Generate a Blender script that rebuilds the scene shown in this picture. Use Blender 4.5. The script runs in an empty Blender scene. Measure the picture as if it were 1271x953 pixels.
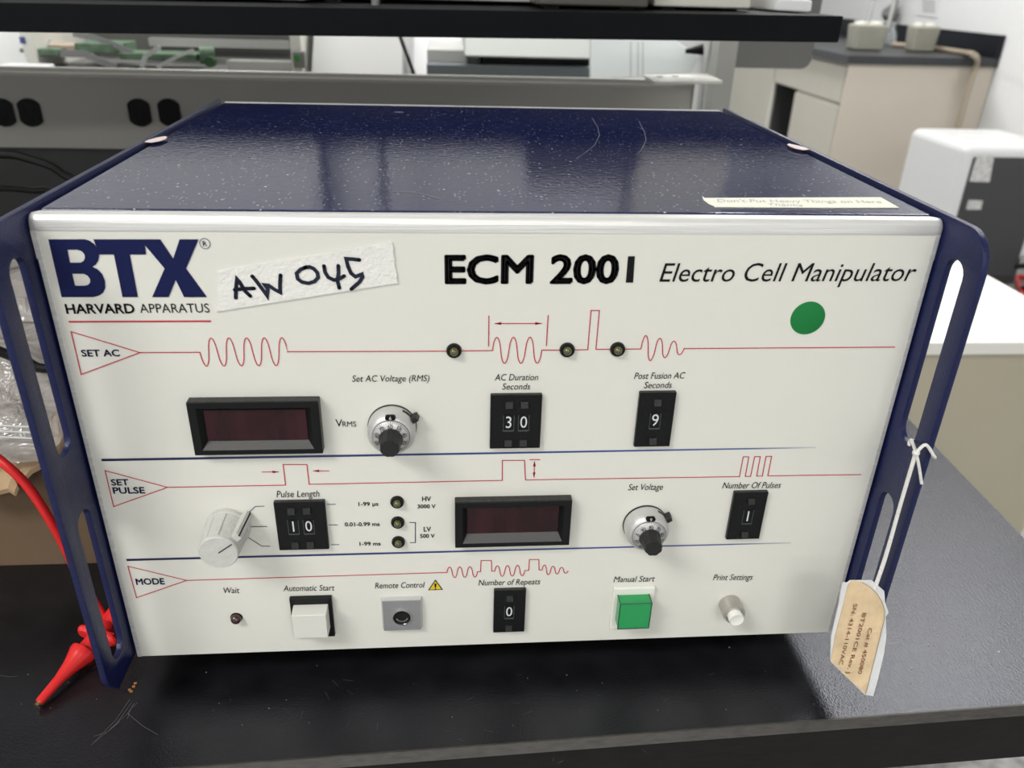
import bpy, bmesh, math, random
from mathutils import Vector, Matrix
random.seed(7)
C = bpy.context.scene.collection
PI = math.pi

# ------------------------------------------------------------------ camera
CAM = Vector((-0.0203162, -0.2724438, 0.2727439))
RM = Matrix(((0.99687286, 0.07842037, 0.00973373),
             (-0.07430312, 0.88827459, 0.45326294),
             (0.02689882, -0.45256877, 0.89132371)))      # columns: right, forward, up
FPX = 992.785
cd = bpy.data.cameras.new('camera'); cam = bpy.data.objects.new('camera', cd); C.objects.link(cam)
right, fwd, up = RM.col[0], RM.col[1], RM.col[2]
cam.matrix_world = Matrix(((right.x, up.x, -fwd.x, CAM.x), (right.y, up.y, -fwd.y, CAM.y),
                           (right.z, up.z, -fwd.z, CAM.z), (0, 0, 0, 1)))
cd.sensor_fit = 'HORIZONTAL'; cd.sensor_width = 36.0; cd.lens = FPX / 1271 * 36
cd.clip_start = 0.01; cd.clip_end = 50
cd.dof.use_dof = True; cd.dof.focus_distance = 0.34; cd.dof.aperture_fstop = 15.0
bpy.context.scene.camera = cam

# ------------------------------------------------------------------ world, exposure, lamps
sc = bpy.context.scene
sc.view_settings.view_transform = 'Standard'; sc.view_settings.look = 'None'
sc.view_settings.exposure = -0.17; sc.view_settings.gamma = 1.0; sc.view_settings.use_curve_mapping = False
w = bpy.data.worlds.new('world'); sc.world = w; w.use_nodes = True
w.node_tree.nodes['Background'].inputs[0].default_value = (0.9, 0.95, 1, 1)
w.node_tree.nodes['Background'].inputs[1].default_value = 0.3
CEIL = 1.9
# ceiling fixtures: x, y, size x, size y, emission strength
LAMPS = [(-1.5, -1.2, 1.2, 0.6, 30.0), (0.5, -2.6, 1.2, 0.6, 16.0), (-1.5, -4.6, 1.2, 0.6, 22.0), (1.2, -4.6, 1.2, 0.6, 22.0),
         (1.55, 1.5, 0.6, 1.2, 21.0), (1.4, 3.8, 0.6, 1.2, 26.0), (-1.3, 4.6, 0.6, 1.2, 22.0), (-0.3, 1.4, 1.2, 0.6, 14.0)]  # last one is unseen, added to brighten the units behind the raceway

# ------------------------------------------------------------------ pixel -> real point on a real plane
def ray(px, py):
    return right * ((px - 635.5) / FPX) + fwd - up * ((py - 476.5) / FPX)
def onz(px, py, z):
    d = ray(px, py); return CAM + d * ((z - CAM.z) / d.z)
def ony(px, py, y):
    d = ray(px, py); return CAM + d * ((y - CAM.y) / d.y)
def P(px, py, p=0.0):
    v = ony(px, py, -p); return v
def Z5(x, y, s, ox, oy):
    return (x / s + ox, y / s + oy)

# ------------------------------------------------------------------ materials
def mat(name, col, rough=0.5, metal=0.0, bump=0.0, bscale=200.0, var=0.0, vscale=30.0, spec=None, emit=None, estr=0.0,
        coat=0.0, trans=0.0, alpha=1.0, stretch=None, ior=None):
    m = bpy.data.materials.new(name); m.use_nodes = True
    nt = m.node_tree; b = nt.nodes['Principled BSDF']
    b.inputs['Base Color'].default_value = (*col, 1); b.inputs['Roughness'].default_value = rough
    b.inputs['Metallic'].default_value = metal
    if spec is not None: b.inputs['Specular IOR Level'].default_value = spec
    if coat: b.inputs['Coat Weight'].default_value = coat; b.inputs['Coat Roughness'].default_value = 0.08
    if trans: b.inputs['Transmission Weight'].default_value = trans
    if ior: b.inputs['IOR'].default_value = ior
    b.inputs['Alpha'].default_value = alpha
    if emit: b.inputs['Emission Color'].default_value = (*emit, 1); b.inputs['Emission Strength'].default_value = estr
    tc = nt.nodes.new('ShaderNodeTexCoord'); mp = nt.nodes.new('ShaderNodeMapping')
    nt.links.new(tc.outputs['Object'], mp.inputs[0])
    if stretch: mp.inputs['Scale'].default_value = stretch
    n = nt.nodes.new('ShaderNodeTexNoise'); nt.links.new(mp.outputs[0], n.inputs['Vector'])
    n.inputs['Scale'].default_value = vscale; n.inputs['Detail'].default_value = 5
    if var > 0:
        r = nt.nodes.new('ShaderNodeValToRGB')
        r.color_ramp.elements[0].position = 0.3; r.color_ramp.elements[1].position = 0.7
        r.color_ramp.elements[0].color = (*[c * (1 - var) for c in col], 1)
        r.color_ramp.elements[1].color = (*[min(1, c * (1 + var)) for c in col], 1)
        nt.links.new(n.outputs['Fac'], r.inputs[0]); nt.links.new(r.outputs[0], b.inputs['Base Color'])
    if bump > 0:
        n2 = nt.nodes.new('ShaderNodeTexNoise'); nt.links.new(mp.outputs[0], n2.inputs['Vector'])
        n2.inputs['Scale'].default_value = bscale; n2.inputs['Detail'].default_value = 4
        bp = nt.nodes.new('ShaderNodeBump'); bp.inputs['Strength'].default_value = bump; bp.inputs['Distance'].default_value = 0.001
        nt.links.new(n2.outputs['Fac'], bp.inputs['Height']); nt.links.new(bp.outputs[0], b.inputs['Normal'])
    return m

def add_specks(m, base, speck, scale, thr, rmin=None, stretch=None):
    """dust / specks: small light dots from a voronoi field mixed over the base colour"""
    nt = m.node_tree; b = nt.nodes['Principled BSDF']
    tc = nt.nodes.new('ShaderNodeTexCoord'); mp = nt.nodes.new('ShaderNodeMapping')
    nt.links.new(tc.outputs['Object'], mp.inputs[0])
    if stretch: mp.inputs['Scale'].default_value = stretch
    v = nt.nodes.new('ShaderNodeTexVoronoi'); v.inputs['Scale'].default_value = scale
    nt.links.new(mp.outputs[0], v.inputs['Vector'])
    lt = nt.nodes.new('ShaderNodeMath'); lt.operation = 'LESS_THAN'; lt.inputs[1].default_value = thr
    nt.links.new(v.outputs['Distance'], lt.inputs[0])
    # keep only some of the cells
    sep = nt.nodes.new('ShaderNodeSeparateColor'); nt.links.new(v.outputs['Color'], sep.inputs[0])
    gt = nt.nodes.new('ShaderNodeMath'); gt.operation = 'GREATER_THAN'; gt.inputs[1].default_value = rmin or 0.6
    nt.links.new(sep.outputs[0], gt.inputs[0])
    mu = nt.nodes.new('ShaderNodeMath'); mu.operation = 'MULTIPLY'
    nt.links.new(lt.outputs[0], mu.inputs[0]); nt.links.new(gt.outputs[0], mu.inputs[1])
    mx = nt.nodes.new('ShaderNodeMix'); mx.data_type = 'RGBA'
    nt.links.new(mu.outputs[0], mx.inputs[0])
    src = b.inputs['Base Color'].links[0].from_socket if b.inputs['Base Color'].links else None
    if src: nt.links.new(src, mx.inputs[6])
    else: mx.inputs[6].default_value = (*base, 1)
    mx.inputs[7].default_value = (*speck, 1)
    nt.links.new(mx.outputs[2], b.inputs['Base Color'])
    return m

M = {}
M['panel'] = mat('ivory_panel', (0.73, 0.725, 0.665), 0.42, bump=0.03, bscale=900, spec=0.35)
M['alu'] = mat('brushed_aluminium', (0.74, 0.74, 0.72), 0.42, 0.45, bump=0.25, bscale=300, var=0.12, vscale=120, stretch=(0.05, 1, 4))
M['navy'] = mat('navy_powder_coat', (0.0075, 0.0115, 0.060), 0.30, spec=0.35, bump=0.25, bscale=1400, var=0.15, vscale=400)
M['cover'] = mat('navy_cover_paint', (0.010, 0.014, 0.065), 0.06, bump=0.09, bscale=380, var=0.2, vscale=500, stretch=(1, 1, 1), spec=0.55)
add_specks(M['cover'], None, (0.45, 0.45, 0.5), 190, 0.11, 0.80)
add_specks(M['cover'], None, (0.6, 0.6, 0.66), 46, 0.07, 0.72, (0.5, 1.6, 1))
add_specks(M['cover'], None, (0.3, 0.3, 0.36), 520, 0.22, 0.75)
M['bench'] = mat('black_epoxy_resin', (0.009, 0.009, 0.0105), 0.26, bump=0.2, bscale=1100, var=0.35, vscale=60, spec=0.5)
add_specks(M['bench'], None, (0.28, 0.28, 0.28), 120, 0.05, 0.82)
M['bench'].node_tree.nodes['Principled BSDF'].inputs['Specular Tint'].default_value = (0.84, 0.87, 1.0, 1)
M['bench_front'] = mat('black_resin_cut_edge', (0.0085, 0.0078, 0.0072), 0.55, spec=0.2, var=0.3, vscale=90, stretch=(1, 4, 4))
M['bench_edge'] = mat('worn_bench_edge', (0.036, 0.032, 0.028), 0.5, var=0.35, vscale=150, stretch=(1, 5, 5))
M['black'] = mat('black_plastic', (0.0055, 0.006, 0.0068), 0.36, spec=0.25, bump=0.1, bscale=900)
M['black_top'] = mat('dusty_black_plastic', (0.022, 0.022, 0.020), 0.5, bump=0.4, bscale=1500, var=0.4, vscale=500)
M['darkgrey'] = mat('dark_grey_plastic', (0.016, 0.016, 0.016), 0.42, spec=0.35, bump=0.2, bscale=1200)
M['bevelgrey'] = mat('display_lip_plastic', (0.06, 0.06, 0.058), 0.5, bump=0.3, bscale=1800)
M['redwin'] = mat('dark_red_acrylic', (0.026, 0.005, 0.008), 0.12, var=0.5, vscale=45, stretch=(2.5, 1, 0.5), spec=0.35)
M['ink'] = mat('black_print', (0.009, 0.009, 0.010), 0.5, spec=0.12)
M['ink_navy'] = mat('navy_print', (0.0095, 0.0135, 0.068), 0.5, spec=0.12)
M['ink_red'] = mat('red_print', (0.50, 0.018, 0.04), 0.5, spec=0.15)
M['ink_white'] = mat('white_print', (0.65, 0.67, 0.68), 0.45)
M['ink_pen'] = mat('marker_ink', (0.015, 0.018, 0.034), 0.5, spec=0.15, var=0.5, vscale=200)
M['ink_pencil'] = mat('pencil_ink', (0.40, 0.42, 0.42), 0.6)
M['ink_brown'] = mat('brown_typed_ink', (0.22, 0.075, 0.03), 0.6)
M['tape'] = mat('paper_masking_tape', (0.78, 0.775, 0.735), 0.75, bump=0.5, bscale=700, var=0.05, vscale=60)
M['tape_cream'] = mat('cream_masking_tape', (0.84, 0.83, 0.72), 0.75, bump=0.3, bscale=600)
M['heart'] = mat('pinkish_paper', (0.80, 0.68, 0.66), 0.8)
M['green_dot'] = mat('green_sticker', (0.012, 0.19, 0.048), 0.5, spec=0.2)
M['led_g'] = mat('olive_led_lens', (0.075, 0.072, 0.020), 0.12, spec=0.7, coat=0.5)
M['led_r'] = mat('dark_red_led_lens', (0.035, 0.005, 0.006), 0.12, spec=0.7, coat=0.5)
M['satin'] = mat('satin_metal', (0.60, 0.60, 0.59), 0.42, 0.55, bump=0.15, bscale=700)
M['dialring'] = mat('engraved_dial_ring', (0.55, 0.55, 0.54), 0.42, 0.5)
M['knobgrey'] = mat('light_grey_plastic', (0.56, 0.56, 0.53), 0.42, bump=0.3, bscale=900, var=0.05, vscale=300)
M['btnwhite'] = mat('white_button_plastic', (0.68, 0.68, 0.63), 0.35, var=0.02)
M['btnbase'] = mat('ivory_plastic', (0.80, 0.80, 0.74), 0.4)
M['btngreen'] = mat('green_translucent_plastic', (0.012, 0.30, 0.085), 0.28, spec=0.5, coat=0.2)
M['btngreen_dark'] = mat('dark_green_rim', (0.006, 0.09, 0.03), 0.3)
M['nickel'] = mat('nickel_plate', (0.50, 0.48, 0.44), 0.3, 0.8, bump=0.1, bscale=900)
M['chrome'] = mat('chrome_shell', (0.6, 0.6, 0.6), 0.15, 1.0)
M['greymetal'] = mat('grey_anodised_plate', (0.36, 0.36, 0.37), 0.45, 0.5, bump=0.2, bscale=900)
M['yellow'] = mat('yellow_print', (0.72, 0.52, 0.02), 0.45)
M['red'] = mat('red_vinyl', (0.72, 0.022, 0.022), 0.28, spec=0.5)
M['brass'] = mat('brass_hook', (0.6, 0.42, 0.2), 0.3, 1.0)
M['cotton'] = mat('white_cotton_string', (0.78, 0.77, 0.73), 0.85, bump=0.8, bscale=900)
M['card'] = mat('white_tag_card', (0.72, 0.73, 0.73), 0.7, bump=0.2, bscale=400, var=0.05, vscale=50)
M['sticker'] = mat('yellowed_tag_sticker', (0.72, 0.55, 0.34), 0.6, bump=0.35, bscale=300, var=0.14, vscale=110)
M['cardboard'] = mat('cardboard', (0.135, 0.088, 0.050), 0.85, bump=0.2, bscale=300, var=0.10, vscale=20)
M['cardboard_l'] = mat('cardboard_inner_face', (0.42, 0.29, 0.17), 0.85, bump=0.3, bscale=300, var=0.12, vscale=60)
M['rubber'] = mat('black_rubber', (0.01, 0.01, 0.01), 0.6)
M['cable'] = mat('black_cable_sheath', (0.007, 0.007, 0.007), 0.4, spec=0.3)
M['race'] = mat('grey_painted_steel', (0.56, 0.545, 0.49), 0.5, bump=0.05, bscale=900, var=0.03, vscale=6)
M['race_l'] = mat('light_grey_painted_steel', (0.46, 0.46, 0.43), 0.42)
M['outlet'] = mat('black_outlet_plastic', (0.005, 0.005, 0.006), 0.45, spec=0.2)
M['slot'] = mat('slot_black', (0.001, 0.001, 0.001), 0.9)
M['shelf'] = mat('black_shelf_laminate', (0.0048, 0.0055, 0.0072), 0.6, bump=0.1, bscale=600, var=0.1, spec=0.1)
M['beige'] = mat('beige_laminate', (0.54, 0.49, 0.42), 0.5, var=0.03, vscale=3)
M['beige_d'] = mat('greige_laminate', (0.50, 0.48, 0.42), 0.5, var=0.03, vscale=3)
M['khaki'] = mat('khaki_cabinet_paint', (0.46, 0.42, 0.32), 0.5, var=0.03, vscale=4)
M['whitetop'] = mat('white_worktop_laminate', (0.82, 0.81, 0.76), 0.45, var=0.02)
M['white'] = mat('white_plastic', (0.78, 0.79, 0.80), 0.35)
M['whitecool'] = mat('cool_white_sheet', (0.74, 0.79, 0.80), 0.5)
M['wall'] = mat('white_wall_paint', (0.75, 0.76, 0.77), 0.7, bump=0.05, bscale=200, var=0.01)
M['ceil'] = mat('white_ceiling_tile', (0.8, 0.8, 0.8), 0.9)
M['floor'] = mat('grey_terrazzo_floor', (0.27, 0.27, 0.27), 0.45, var=0.45, vscale=34)
M['acdark'] = mat('charcoal_plastic', (0.035, 0.036, 0.038), 0.5)
M['lightgrey'] = mat('light_grey_enamel', (0.70, 0.71, 0.69), 0.4, var=0.02)
M['midgrey'] = mat('blue_grey_enamel', (0.20, 0.23, 0.25), 0.4)
M['darkmetal'] = mat('dark_brushed_metal', (0.24, 0.24, 0.235), 0.4, 0.4)
M['housing_white'] = mat('off_white_housing', (0.58, 0.585, 0.58), 0.4)
M['ac_white'] = mat('air_conditioner_shell', (0.62, 0.63, 0.64), 0.4)
M['pcb'] = mat('green_circuit_board', (0.13, 0.21, 0.14), 0.5, var=0.3, vscale=90)
M['ribbon'] = mat('grey_ribbon_cable', (0.25, 0.25, 0.26), 0.5)
M['strap'] = mat('white_plastic_strap', (0.55, 0.57, 0.56), 0.5)
M['blue'] = mat('blue_label_print', (0.06, 0.09, 0.30), 0.5)
M['canister'] = mat('beige_grey_enamel', (0.30, 0.295, 0.25), 0.4, var=0.05, vscale=20)
M['glass'] = mat('clear_glass', (0.85, 0.9, 0.92), 0.08, trans=0.8, ior=1.3)
M['tube'] = mat('tan_rubber_tube', (0.36, 0.30, 0.23), 0.5)
M['paper'] = mat('white_paper', (0.72, 0.73, 0.74), 0.8)
M['paper_print'] = mat('grey_printed_text', (0.42, 0.43, 0.45), 0.8)
M['lamp'] = mat('lamp_diffuser', (0.9, 0.9, 0.9), 0.5)
M['rust'] = mat('rust_crumb', (0.35, 0.16, 0.04), 0.8)
M['scratch'] = mat('scratched_resin', (0.12, 0.12, 0.125), 0.5)
M['swirl'] = mat('scratched_paint', (0.20, 0.20, 0.24), 0.4)
def bag_mat():
    m = bpy.data.materials.new('clear_plastic_film'); m.use_nodes = True; nt = m.node_tree
    b = nt.nodes['Principled BSDF']; b.inputs['Base Color'].default_value = (0.50, 0.47, 0.44, 1)
    b.inputs['Roughness'].default_value = 0.14; b.inputs['Specular IOR Level'].default_value = 0.9
    tr = nt.nodes.new('ShaderNodeBsdfTransparent'); tr.inputs[0].default_value = (0.92, 0.92, 0.92, 1)
    mx = nt.nodes.new('ShaderNodeMixShader'); mx.inputs[0].default_value = 0.55
    out = nt.nodes['Material Output']
    nt.links.new(tr.outputs[0], mx.inputs[1]); nt.links.new(b.outputs[0], mx.inputs[2]); nt.links.new(mx.outputs[0], out.inputs[0])
    n = nt.nodes.new('ShaderNodeTexNoise'); n.inputs['Scale'].default_value = 38; n.inputs['Detail'].default_value = 3; n.inputs['Distortion'].default_value = 1.5
    tc = nt.nodes.new('ShaderNodeTexCoord'); nt.links.new(tc.outputs['Object'], n.inputs['Vector'])
    bp = nt.nodes.new('ShaderNodeBump'); bp.inputs['Strength'].default_value = 1; bp.inputs['Distance'].default_value = 0.008
    nt.links.new(n.outputs['Fac'], bp.inputs['Height']); nt.links.new(bp.outputs[0], b.inputs['Normal'])
    return m
M['bag'] = bag_mat()
def fade_mat(x0, x1):
    """blue rule whose ink thins out towards its right end"""
    m = bpy.data.materials.new('fading_blue_print'); m.use_nodes = True; nt = m.node_tree
    b = nt.nodes['Principled BSDF']; b.inputs['Roughness'].default_value = 0.42
    tc = nt.nodes.new('ShaderNodeTexCoord'); sx = nt.nodes.new('ShaderNodeSeparateXYZ'); nt.links.new(tc.outputs['Object'], sx.inputs[0])
    mr = nt.nodes.new('ShaderNodeMapRange'); mr.inputs[1].default_value = x0; mr.inputs[2].default_value = x1
    nt.links.new(sx.outputs[0], mr.inputs[0])
    r = nt.nodes.new('ShaderNodeValToRGB'); e = r.color_ramp.elements
    e[0].position = 0; e[0].color = (0.005, 0.007, 0.05, 1); e[1].position = 1; e[1].color = (0.70, 0.70, 0.65, 1)
    a = e.new(0.7); a.color = (0.03, 0.07, 0.27, 1); a = e.new(0.88); a.color = (0.10, 0.14, 0.34, 1)
    nt.links.new(mr.outputs[0], r.inputs[0]); nt.links.new(r.outputs[0], b.inputs['Base Color'])
    return m
M['fade'] = fade_mat(-0.15, 0.137)

# ------------------------------------------------------------------ object helpers
def inv(p):
    loc = Vector((0, 0, 0)); q = p
    while q is not None: loc += q.location; q = q.parent
    return Matrix.Translation(-loc)
def empty(name, loc, label, cat, group=None):
    o = bpy.data.objects.new(name, None); C.objects.link(o); o.location = loc
    o.empty_display_size = 0.02
    o['label'] = label; o['category'] = cat
    if group: o['group'] = group
    return o
def tag(o, label=None, cat=None, group=None, kind=None):
    if label: o['label'] = label
    if cat: o['category'] = cat
    if group: o['group'] = group
    if kind: o['kind'] = kind
    return o
def link(name, me, m, parent=None, label=None, bevel=0, seg=2, off=0.0):
    o = bpy.data.objects.new(name, me); C.objects.link(o)
    if m is not None and len(me.materials) == 0: me.materials.append(m)
    if parent is not None:
        o.parent = parent
        if not parent.type == 'EMPTY': pass
        if parent.type == 'EMPTY' or parent.parent is not None: o.matrix_parent_inverse = Matrix.Identity(4)
        # vertices are in world space: cancel the root's location once
        if parent.type == 'EMPTY': o.location = -Vector(parent.location)
        else: o.location = (0, 0, 0)
    if label: o['label'] = label
    if bevel:
        b = o.modifiers.new('bevel', 'BEVEL'); b.width = bevel; b.segments = seg; b.limit_method = 'ANGLE'; b.harden_normals = True
    return o
class MB:
    def __init__(s): s.bm = bmesh.new()
    def poly(s, pts): 
        vs = [s.bm.verts.new(p) for p in pts]; s.bm.faces.new(vs); return s
    def box(s, x0, x1, y0, y1, z0, z1, rot=None, piv=None):
        v = [s.bm.verts.new((x, y, z)) for x in (x0, x1) for y in (y0, y1) for z in (z0, z1)]
        for f in ((0, 1, 3, 2), (4, 6, 7, 5), (0, 4, 5, 1), (2, 3, 7, 6), (0, 2, 6, 4), (1, 5, 7, 3)):
            s.bm.faces.new([v[i] for i in f])
        if rot is not None:
            pv = Vector(piv) if piv else Vector(((x0 + x1) / 2, (y0 + y1) / 2, (z0 + z1) / 2))
            for q in v: q.co = pv + rot @ (q.co - pv)
        return s
    def hexa(s, bot, top):
        """bot, top: 4 points each, same order"""
        b = [s.bm.verts.new(p) for p in bot]; t = [s.bm.verts.new(p) for p in top]
        s.bm.faces.new(b[::-1]); s.bm.faces.new(t); n = len(b)
        for i in range(n): s.bm.faces.new((b[i], b[(i + 1) % n], t[(i + 1) % n], t[i]))
        return s
    def prism(s, pts, vec):
        return s.hexa([Vector(p) for p in pts], [Vector(p) + Vector(vec) for p in pts])
    def lathe(s, prof, origin, axis, n=40, ref=None):
        ax = Vector(axis).normalized(); o = Vector(origin)
        a = ax.orthogonal().normalized() if ref is None else Vector(ref); b = ax.cross(a)
        rings = []
        for r, h in prof:
            if r < 1e-7: rings.append([s.bm.verts.new(o + ax * h)])
            else: rings.append([s.bm.verts.new(o + ax * h + a * (r * math.cos(2 * PI * i / n)) + b * (r * math.sin(2 * PI * i / n))) for i in range(n)])
        for A, B in zip(rings, rings[1:]):
            for i in range(n):
                j = (i + 1) % n
                if len(A) == 1 and len(B) == 1: continue
                if len(A) == 1: s.bm.faces.new((A[0], B[i], B[j]))
                elif len(B) == 1: s.bm.faces.new((A[i], A[j], B[0]))
                else: s.bm.faces.new((A[i], A[j], B[j], B[i]))
        if len(rings[0]) > 1: s.bm.faces.new(rings[0])
        if len(rings[-1]) > 1: s.bm.faces.new(rings[-1][::-1])
        return s
    def tube(s, pts, r, n=10, sub=6, radii=None):
        P_ = [Vector(p) for p in pts]; path = []
        if len(P_) > 2 and sub > 1:
            for i in range(len(P_) - 1):
                p0 = P_[max(0, i - 1)]; p1 = P_[i]; p2 = P_[i + 1]; p3 = P_[min(len(P_) - 1, i + 2)]
                for k in range(sub):
                    t = k / sub
                    path.append(0.5 * ((2 * p1) + (p2 - p0) * t + (2 * p0 - 5 * p1 + 4 * p2 - p3) * t * t + (3 * p1 - p0 - 3 * p2 + p3) * t ** 3))
            path.append(P_[-1])
        else: path = P_
        prev = None; rings = []
        for i, p in enumerate(path):
            d = (path[min(i + 1, len(path) - 1)] - path[max(i - 1, 0)]).normalized()
            if prev is None: a = d.orthogonal().normalized()
            else: a = (prev - d * prev.dot(d)).normalized()
            prev = a; b = d.cross(a)
            rr = r if radii is None else radii[0] + (radii[1] - radii[0]) * i / (len(path) - 1)
            rings.append([s.bm.verts.new(p + a * (rr * math.cos(2 * PI * k / n)) + b * (rr * math.sin(2 * PI * k / n))) for k in range(n)])
        for A, B in zip(rings, rings[1:]):
            for k in range(n): s.bm.faces.new((A[k], A[(k + 1) % n], B[(k + 1) % n], B[k]))
        s.bm.faces.new(rings[0][::-1]); s.bm.faces.new(rings[-1])
        return s
    def ribbon(s, pts, wd, nrm=(0, -1, 0), cap=False):
        """flat printed stroke along points lying in a plane"""
        N = Vector(nrm).normalized(); pts = [Vector(p) for p in pts]
        L = []; R_ = []
        for i, p in enumerate(pts):
            d0 = (p - pts[i - 1]).normalized() if i > 0 else None
            d1 = (pts[i + 1] - p).normalized() if i < len(pts) - 1 else None
            if d0 is None: d0 = d1
            if d1 is None: d1 = d0
            n0 = N.cross(d0).normalized(); n1 = N.cross(d1).normalized(); m_ = (n0 + n1)
            if m_.length < 1e-6: m_ = n0
            m_.normalize(); k = 1 / max(0.35, m_.dot(n0))
            L.append(s.bm.verts.new(p + m_ * (wd / 2 * k))); R_.append(s.bm.verts.new(p - m_ * (wd / 2 * k)))
        for i in range(len(pts) - 1): s.bm.faces.new((L[i], L[i + 1], R_[i + 1], R_[i]))
        if cap:
            for q in (pts[0], pts[-1]):
                a = N.orthogonal().normalized(); b = N.cross(a)
                s.bm.faces.new([s.bm.verts.new(q + a * (wd / 2 * math.cos(t * PI / 6)) + b * (wd / 2 * math.sin(t * PI / 6))) for t in range(12)])
        return s
    def mesh(s, name='m', sharp=35):
        bmesh.ops.recalc_face_normals(s.bm, faces=s.bm.faces)
        for f in s.bm.faces: f.smooth = True
        for e in s.bm.edges:
            if len(e.link_faces) == 2 and e.calc_face_angle(0) > math.radians(sharp): e.smooth = False
        me = bpy.data.meshes.new(name); s.bm.to_mesh(me); s.bm.free(); return me
    def build(s, name, m, parent=None, label=None, bevel=0, seg=2, sharp=35):
        return link(name, s.mesh(name, sharp), m, parent, label, bevel, seg)

def curve_mesh(splines, extrude, bevel=0.0, map=None):
    """2D filled outlines with holes -> mesh, mapped from local (u, v, w) by map()"""
    cu = bpy.data.curves.new('c', 'CURVE'); cu.dimensions = '2D'; cu.fill_mode = 'BOTH'
    cu.extrude = extrude; cu.bevel_depth = bevel; cu.bevel_resolution = 1
    for pts in splines:
        sp = cu.splines.new('POLY'); sp.points.add(len(pts) - 1)
        for i, p in enumerate(pts): sp.points[i].co = (p[0] * 100, p[1] * 100, 0, 1)
        sp.use_cyclic_u = True
    cu.extrude = extrude * 100; cu.bevel_depth = bevel * 100
    o = bpy.data.objects.new('c', cu); me = bpy.data.meshes.new_from_object(o)
    bpy.data.objects.remove(o); bpy.data.curves.remove(cu)
    for v in me.vertices: v.co = map(v.co.x / 100, v.co.y / 100, v.co.z / 100)
    bm = bmesh.new(); bm.from_mesh(me); bmesh.ops.remove_doubles(bm, verts=bm.verts, dist=1e-7)
    bmesh.ops.recalc_face_normals(bm, faces=bm.faces)
    if extrude == 0.0:
        for f in bm.faces:
            if f.normal.y > 0: f.normal_flip()
    for f in bm.faces: f.smooth = True
    for e in bm.edges:
        if len(e.link_faces) == 2 and e.calc_face_angle(0) > math.radians(30): e.smooth = False
    bm.to_mesh(me); bm.free(); me.materials.clear()
    return me

def text_raw(s, shear=0.0, offset=0.0, space=1.0):
    cu = bpy.data.curves.new('t', 'FONT'); cu.body = s; cu.size = 1.0; cu.shear = shear
    cu.space_character = space; cu.resolution_u = 3; cu.fill_mode = 'FRONT'
    o = bpy.data.objects.new('t', cu); me = bpy.data.meshes.new_from_object(o)
    bpy.data.objects.remove(o); bpy.data.curves.remove(cu); me.materials.clear()
    bm = bmesh.new(); bm.from_mesh(me)
    if offset > 0.001:                      # bolder weight: stroke the outlines
        bmesh.ops.remove_doubles(bm, verts=bm.verts, dist=1e-5)
        be = [(e.verts[0].co.copy(), e.verts[1].co.copy()) for e in bm.edges if len(e.link_faces) == 1]
        sides = 8 if offset > 0.03 else 5
        for a, b in be:
            d = b - a
            if d.length < 1e-6: continue
            d.normalize(); n_ = Vector((-d.y, d.x, 0)) * offset
            bm.faces.new([bm.verts.new(v) for v in (a - n_, b - n_, b + n_, a + n_)])
            bm.faces.new([bm.verts.new(a + Vector((math.cos(t), math.sin(t), 0)) * offset) for t in [2 * PI * k / sides for k in range(sides)]])
    for f in bm.faces:
        f.normal_update()
        if f.normal.z < 0: f.normal_flip()
    bm.to_mesh(me); bm.free()
    return me
_h = text_raw('H'); CAPH = max(v.co.y for v in _h.vertices) - min(v.co.y for v in _h.vertices)
def text(name, s, pl, pr, h, m, parent, bold=0.0, shear=0.0, p=0.00022, plane=None, label=None, space=1.0, xh=None):
    """pl, pr: pixel of the left and right end of the word at mid cap height; h: cap height in pixels"""
    me = text_raw(s, shear, bold, space)
    xs = [v.co.x for v in me.vertices]; x0, x1 = min(xs), max(xs)
    f = plane or (lambda a, b: P(a, b, p))
    A = f(*pl); B = f(*pr); U = (B - A)
    mx, my = (pl[0] + pr[0]) / 2, (pl[1] + pr[1]) / 2
    V = f(mx, my - h / 2) - f(mx, my + h / 2)
    N = U.cross(V).normalized(); V = (N.cross(U)).normalized() * V.length
    ku = 1.0 / (x1 - x0)
    for v in me.vertices:
        v.co = A + U * ((v.co.x - x0) * ku) + V * ((v.co.y - CAPH / 2) / CAPH)
    return link(name, me, m, parent, label)

# ------------------------------------------------------------------ the setting
ZB = -0.018      # worktop height
ZF = -0.93       # floor
def struct(name, mb, m, parent=None):
    o = mb.build(name, m, parent)
    if parent is None: o['kind'] = 'structure'
    return o
struct('floor', MB().box(-3.5, 4.5, -7.0, 7.2, ZF - 0.05, ZF), M['floor'])
struct('ceiling', MB().box(-3.5, 4.5, -7.0, 7.2, CEIL + 0.02, CEIL + 0.1), M['ceil'])
struct('wall_back', MB().box(-3.5, 2.72, 6.4, 6.5, ZF, CEIL + 0.02), M['wall'])
struct('wall_right', MB().box(2.70, 2.80, -6.5, 6.5, ZF, CEIL + 0.02), M['wall'])
struct('wall_left', MB().box(-3.2, -3.1, -6.5, 6.5, ZF, CEIL + 0.02), M['wall'])
struct('wall_front', MB().box(-3.2, 2.8, -6.6, -6.5, ZF, CEIL + 0.02), M['wall'])
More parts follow.
